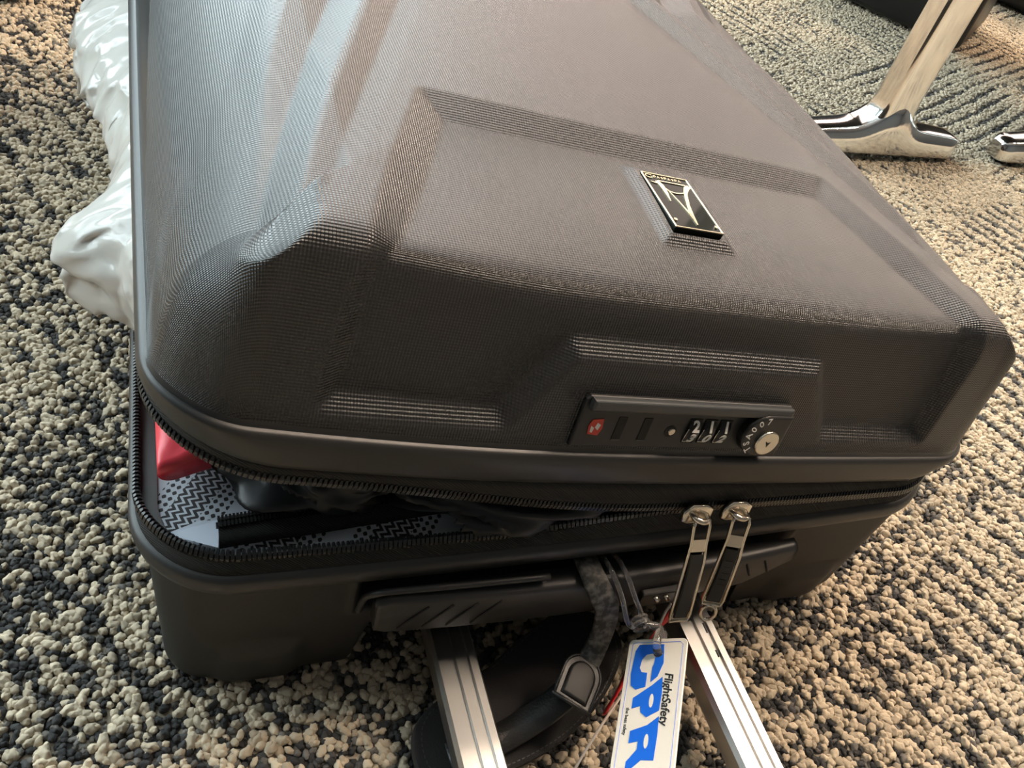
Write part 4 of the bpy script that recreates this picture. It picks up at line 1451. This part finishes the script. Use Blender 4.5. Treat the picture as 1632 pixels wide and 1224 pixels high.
rpoly = [(X1 + 0.0018, -0.0425), (X0 + 0.0120, -0.0470), (X0 + 0.0040, -0.0500), (X0 + 0.0040, -0.0560), (X0 + 0.0085, -0.0550), (X0 + 0.0085, -0.0590), (X0 + 0.0040, -0.0650), (X0 + 0.0040, -0.0710), (X0 + 0.0110, -0.0640), (X1 + 0.0016, -0.0640), (X1 + 0.0020, -0.0520)]
tag_poly('blue_letter', rpoly, M['blue'])
tag_poly('letter_counter', [(X0 + 0.0125 + 0.0011 * math.cos(a), -0.0550 + 0.0036 * math.sin(a)) for a in np.linspace(0, 2 * math.pi, 16, endpoint=False)], M['tagcard'], 0.0001)
text_mesh('lettering', 'FlightSafety', 0.0060, M['ink'], tg, tm @ Matrix.Translation((0.0232, -0.0195, 0.0001)) @ rot, 0.00008, 0.00012, 'LEFT', 1.0, 0.18)
text_mesh('lettering', 'the best safety', 0.0024, M['ink'], tg, tm @ Matrix.Translation((0.0045, -0.0380, 0.0001)) @ rot, 0.00006, 0.00003, 'LEFT')
# clear worm loop: two strands over the bar, a coil, and the bight through the tag
o2 = Vector((0.01, -0.06, 0))


def rel(pts, o_):
    return [tuple(Vector(q_) - o_) for q_ in pts]


tube('loop_strand', rel(smooth_path([(0.0010, 0.0020, 0.0960), (-0.0010, -0.0060, 0.1025), (0.0010, -0.0160, 0.1010), (0.0050, -0.0230, 0.0930), (0.0085, -0.0275, 0.0830), (0.0120, -0.0295, 0.0765), (0.0175, -0.0295, 0.0740)], 8), o2), 0.0013, M['clear'], tg, 8)
tube('loop_strand', rel(smooth_path([(0.0080, 0.0020, 0.0960), (0.0060, -0.0060, 0.1025), (0.0080, -0.0160, 0.1010), (0.0120, -0.0225, 0.0930), (0.0165, -0.0260, 0.0850), (0.0190, -0.0270, 0.0790), (0.0215, -0.0295, 0.0740)], 8), o2), 0.0013, M['clear'], tg, 8)
coil = [(0.0170 + 0.0040 * math.cos(a), -0.0275 - 0.0012 * a / 3, 0.0790 + 0.0040 * math.sin(a)) for a in np.linspace(0.4, 4 * math.pi, 40)]
tube('loop_coil', rel(coil, o2), 0.0013, M['clear'], tg, 8)
hole = tm @ Vector((0.0165, -0.0085, 0.0)) + o2
tn = (tm.to_3x3() @ Vector((0, 0, 1))).normalized()
ty_ = (tm.to_3x3() @ Vector((0, 1, 0))).normalized()
bight = smooth_path([(0.0190, -0.0310, 0.0790), tuple(hole + ty_ * 0.0125 + tn * 0.0032), tuple(hole + ty_ * 0.0060 + tn * 0.0042), tuple(hole + ty_ * 0.0012 + tn * 0.0030), tuple(hole), tuple(hole - tn * 0.0030 + ty_ * 0.0010), tuple(hole - tn * 0.0040 + ty_ * 0.0080), tuple(hole - tn * 0.0020 + ty_ * 0.0140)], 8)
tube('loop_bight', rel(bight, o2), 0.0021, M['clear'], tg, 10)
tag_hole = tube('tag_hole', [tuple(tm @ Vector((0.0165 + 0.0021 * math.cos(a), -0.0085 + 0.0021 * math.sin(a), 0.0001))) for a in np.linspace(0, 2 * math.pi, 18)], 0.0004, M['grip'], tg, 5)

# ------------------------------------------------------------------ red ribbon tag on a string
rt_ = empty('red_string_tag', (0.03, -0.03, 0.0))
tag(rt_, 'narrow red tag on a pale string behind the white bag tag', 'string tag')
o3 = Vector((0.03, -0.03, 0))
ribbon('red_ribbon', rel([(0.0500, -0.0190, 0.0760), (0.0465, -0.0205, 0.0650), (0.0395, -0.0235, 0.0540), (0.0290, -0.0310, 0.0400), (0.0150, -0.0440, 0.0340), (0.0040, -0.0540, 0.0290)], o3),
       [(1, 0.2, 0.3), (1, 0.2, 0.3), (0.9, 0.5, 0.3), (0.7, 0.7, 0.2), (0.7, 0.7, 0.1), (0.7, 0.7, 0)], [0.011, 0.010, 0.007, 0.007], M['redtag'], rt_, 0.0008)
tube('string', rel(smooth_path([(0.0405, -0.0205, 0.0760), (0.0380, -0.0225, 0.0710), (0.0345, -0.0280, 0.0610), (0.0300, -0.0340, 0.0450), (0.0170, -0.0460, 0.0310), (0.0000, -0.0600, 0.0240), (-0.0180, -0.0760, 0.0180), (-0.0330, -0.0920, 0.0120)], 8), o3), 0.0008, M['string'], rt_, 6)

# ------------------------------------------------------------------ chrome-legged bench in the background
bench = empty('tandem_bench', (0.605, 0.57, 0.0))
tag(bench, 'bench seating on polished chrome legs behind the suitcase', 'bench')


def bench_leg(x, name='leg'):
    """one casting: oval post flowing into a low two-toed foot along x"""
    rows_ = []
    # post, from high up down into the foot
    for z in np.r_[np.linspace(0.36, 0.075, 14), 0.062, 0.050, 0.040]:
        k_ = max(0.0, (0.075 - z) / 0.035)
        hw, hd = 0.0225 + 0.011 * k_ ** 2, 0.0185 + 0.002 * k_
        rows_.append([(x + hw * math.copysign(abs(math.cos(a)) ** 0.40, math.cos(a)), hd * math.copysign(abs(math.sin(a)) ** 0.40, math.sin(a)), z) for a in np.linspace(0, 2 * math.pi, 28, endpoint=False)])
    post = grid_obj(name, rows_, M['chrome'], bench, close_c=True)
    rows_ = []
    for u in np.linspace(-1, 1, 41):
        xx = x + 0.122 * u
        au = abs(u)
        zt_ = 0.062 - 0.036 * min(1, au / 0.25) - 0.008 * max(0, (au - 0.25) / 0.75)
        zt_ = 0.047 + 0.026 * math.exp(-(au / 0.22) ** 2) - 0.013 * au
        zb2 = 0.009 + 0.004 * (1 - au)
        hd = 0.0235 - 0.006 * au
        if au > 0.93:
            hd *= 1 - 0.45 * (au - 0.93) / 0.07
            zt_ -= 0.005 * (au - 0.93) / 0.07
        rows_.append([(xx, -hd, zb2), (xx, -hd, zb2 + 0.002), (xx, -hd * 0.98, (zt_ + zb2) * 0.5), (xx, -hd * 0.86, zt_ - 0.002), (xx, -hd * 0.6, zt_), (xx, hd * 0.6, zt_), (xx, hd * 0.86, zt_ - 0.002), (xx, hd * 0.98, (zt_ + zb2) * 0.5), (xx, hd, zb2 + 0.002), (xx, hd, zb2)])
    ft = grid_obj('toe', rows_, M['chrome'], post, close_c=True)
    b2 = bmesh.new(); b2.from_mesh(ft.data); b2.verts.ensure_lookup_table()
    b2.faces.new([b2.verts[k_] for k_ in range(10)]); b2.faces.new([b2.verts[400 + k_] for k_ in range(10)][::-1])
    bmesh.ops.recalc_face_normals(b2, faces=b2.faces)
    b2.to_mesh(ft.data); b2.free()
    for sx in (-1, 1):
        prism('glide', disc_poly(x + sx * 0.102, 0, 0.011, 20), 0.0, 0.010, M['black'], post)
    return post


bench_leg(0.0)
bench_leg(0.318)
box('beam', (0.16, 0.0, 0.360), (0.40, 0.045, 0.030), M['chrome'], bench, 0.008, 3)
box('seat', (0.34, 0.20, 0.400), (0.62, 0.40, 0.030), M['leather'], bench, 0.014, 4, smooth=True)

# dark upright boxes beyond the bench
def dark_case(p0, p1, depth, h, label, grp=None):
    a, b_ = Vector(p0), Vector(p1)
    d_ = (b_ - a)
    e_ = empty('dark_case', (a.x, a.y, 0))
    mt_ = Matrix.Rotation(math.atan2(d_.y, d_.x), 4, 'Z')
    box('case_body', (d_.length / 2, depth / 2, h / 2 + 0.008), (d_.length, depth, h), M['black'], e_, 0.010, 3, mt_, True)
    for u in (0.06, d_.length - 0.06):
        for w_ in (0.05, depth - 0.05):
            box('foot', (u, w_, 0.005), (0.03, 0.03, 0.010), M['void'], e_, 0.002, 1, mt_)
    tag(e_, label, 'case', grp)


dark_case((0.70, 1.235), (0.985, 0.880), 0.20, 0.30, 'black upright case standing behind the chrome leg')
dark_case((1.215, 1.190), (1.50, 0.90), 0.20, 0.30, 'black upright case at the top right corner')
dark_case((-0.60, 0.800), (-0.325, 0.742), 0.16, 0.35, 'dark case at the top left corner of the carpet')
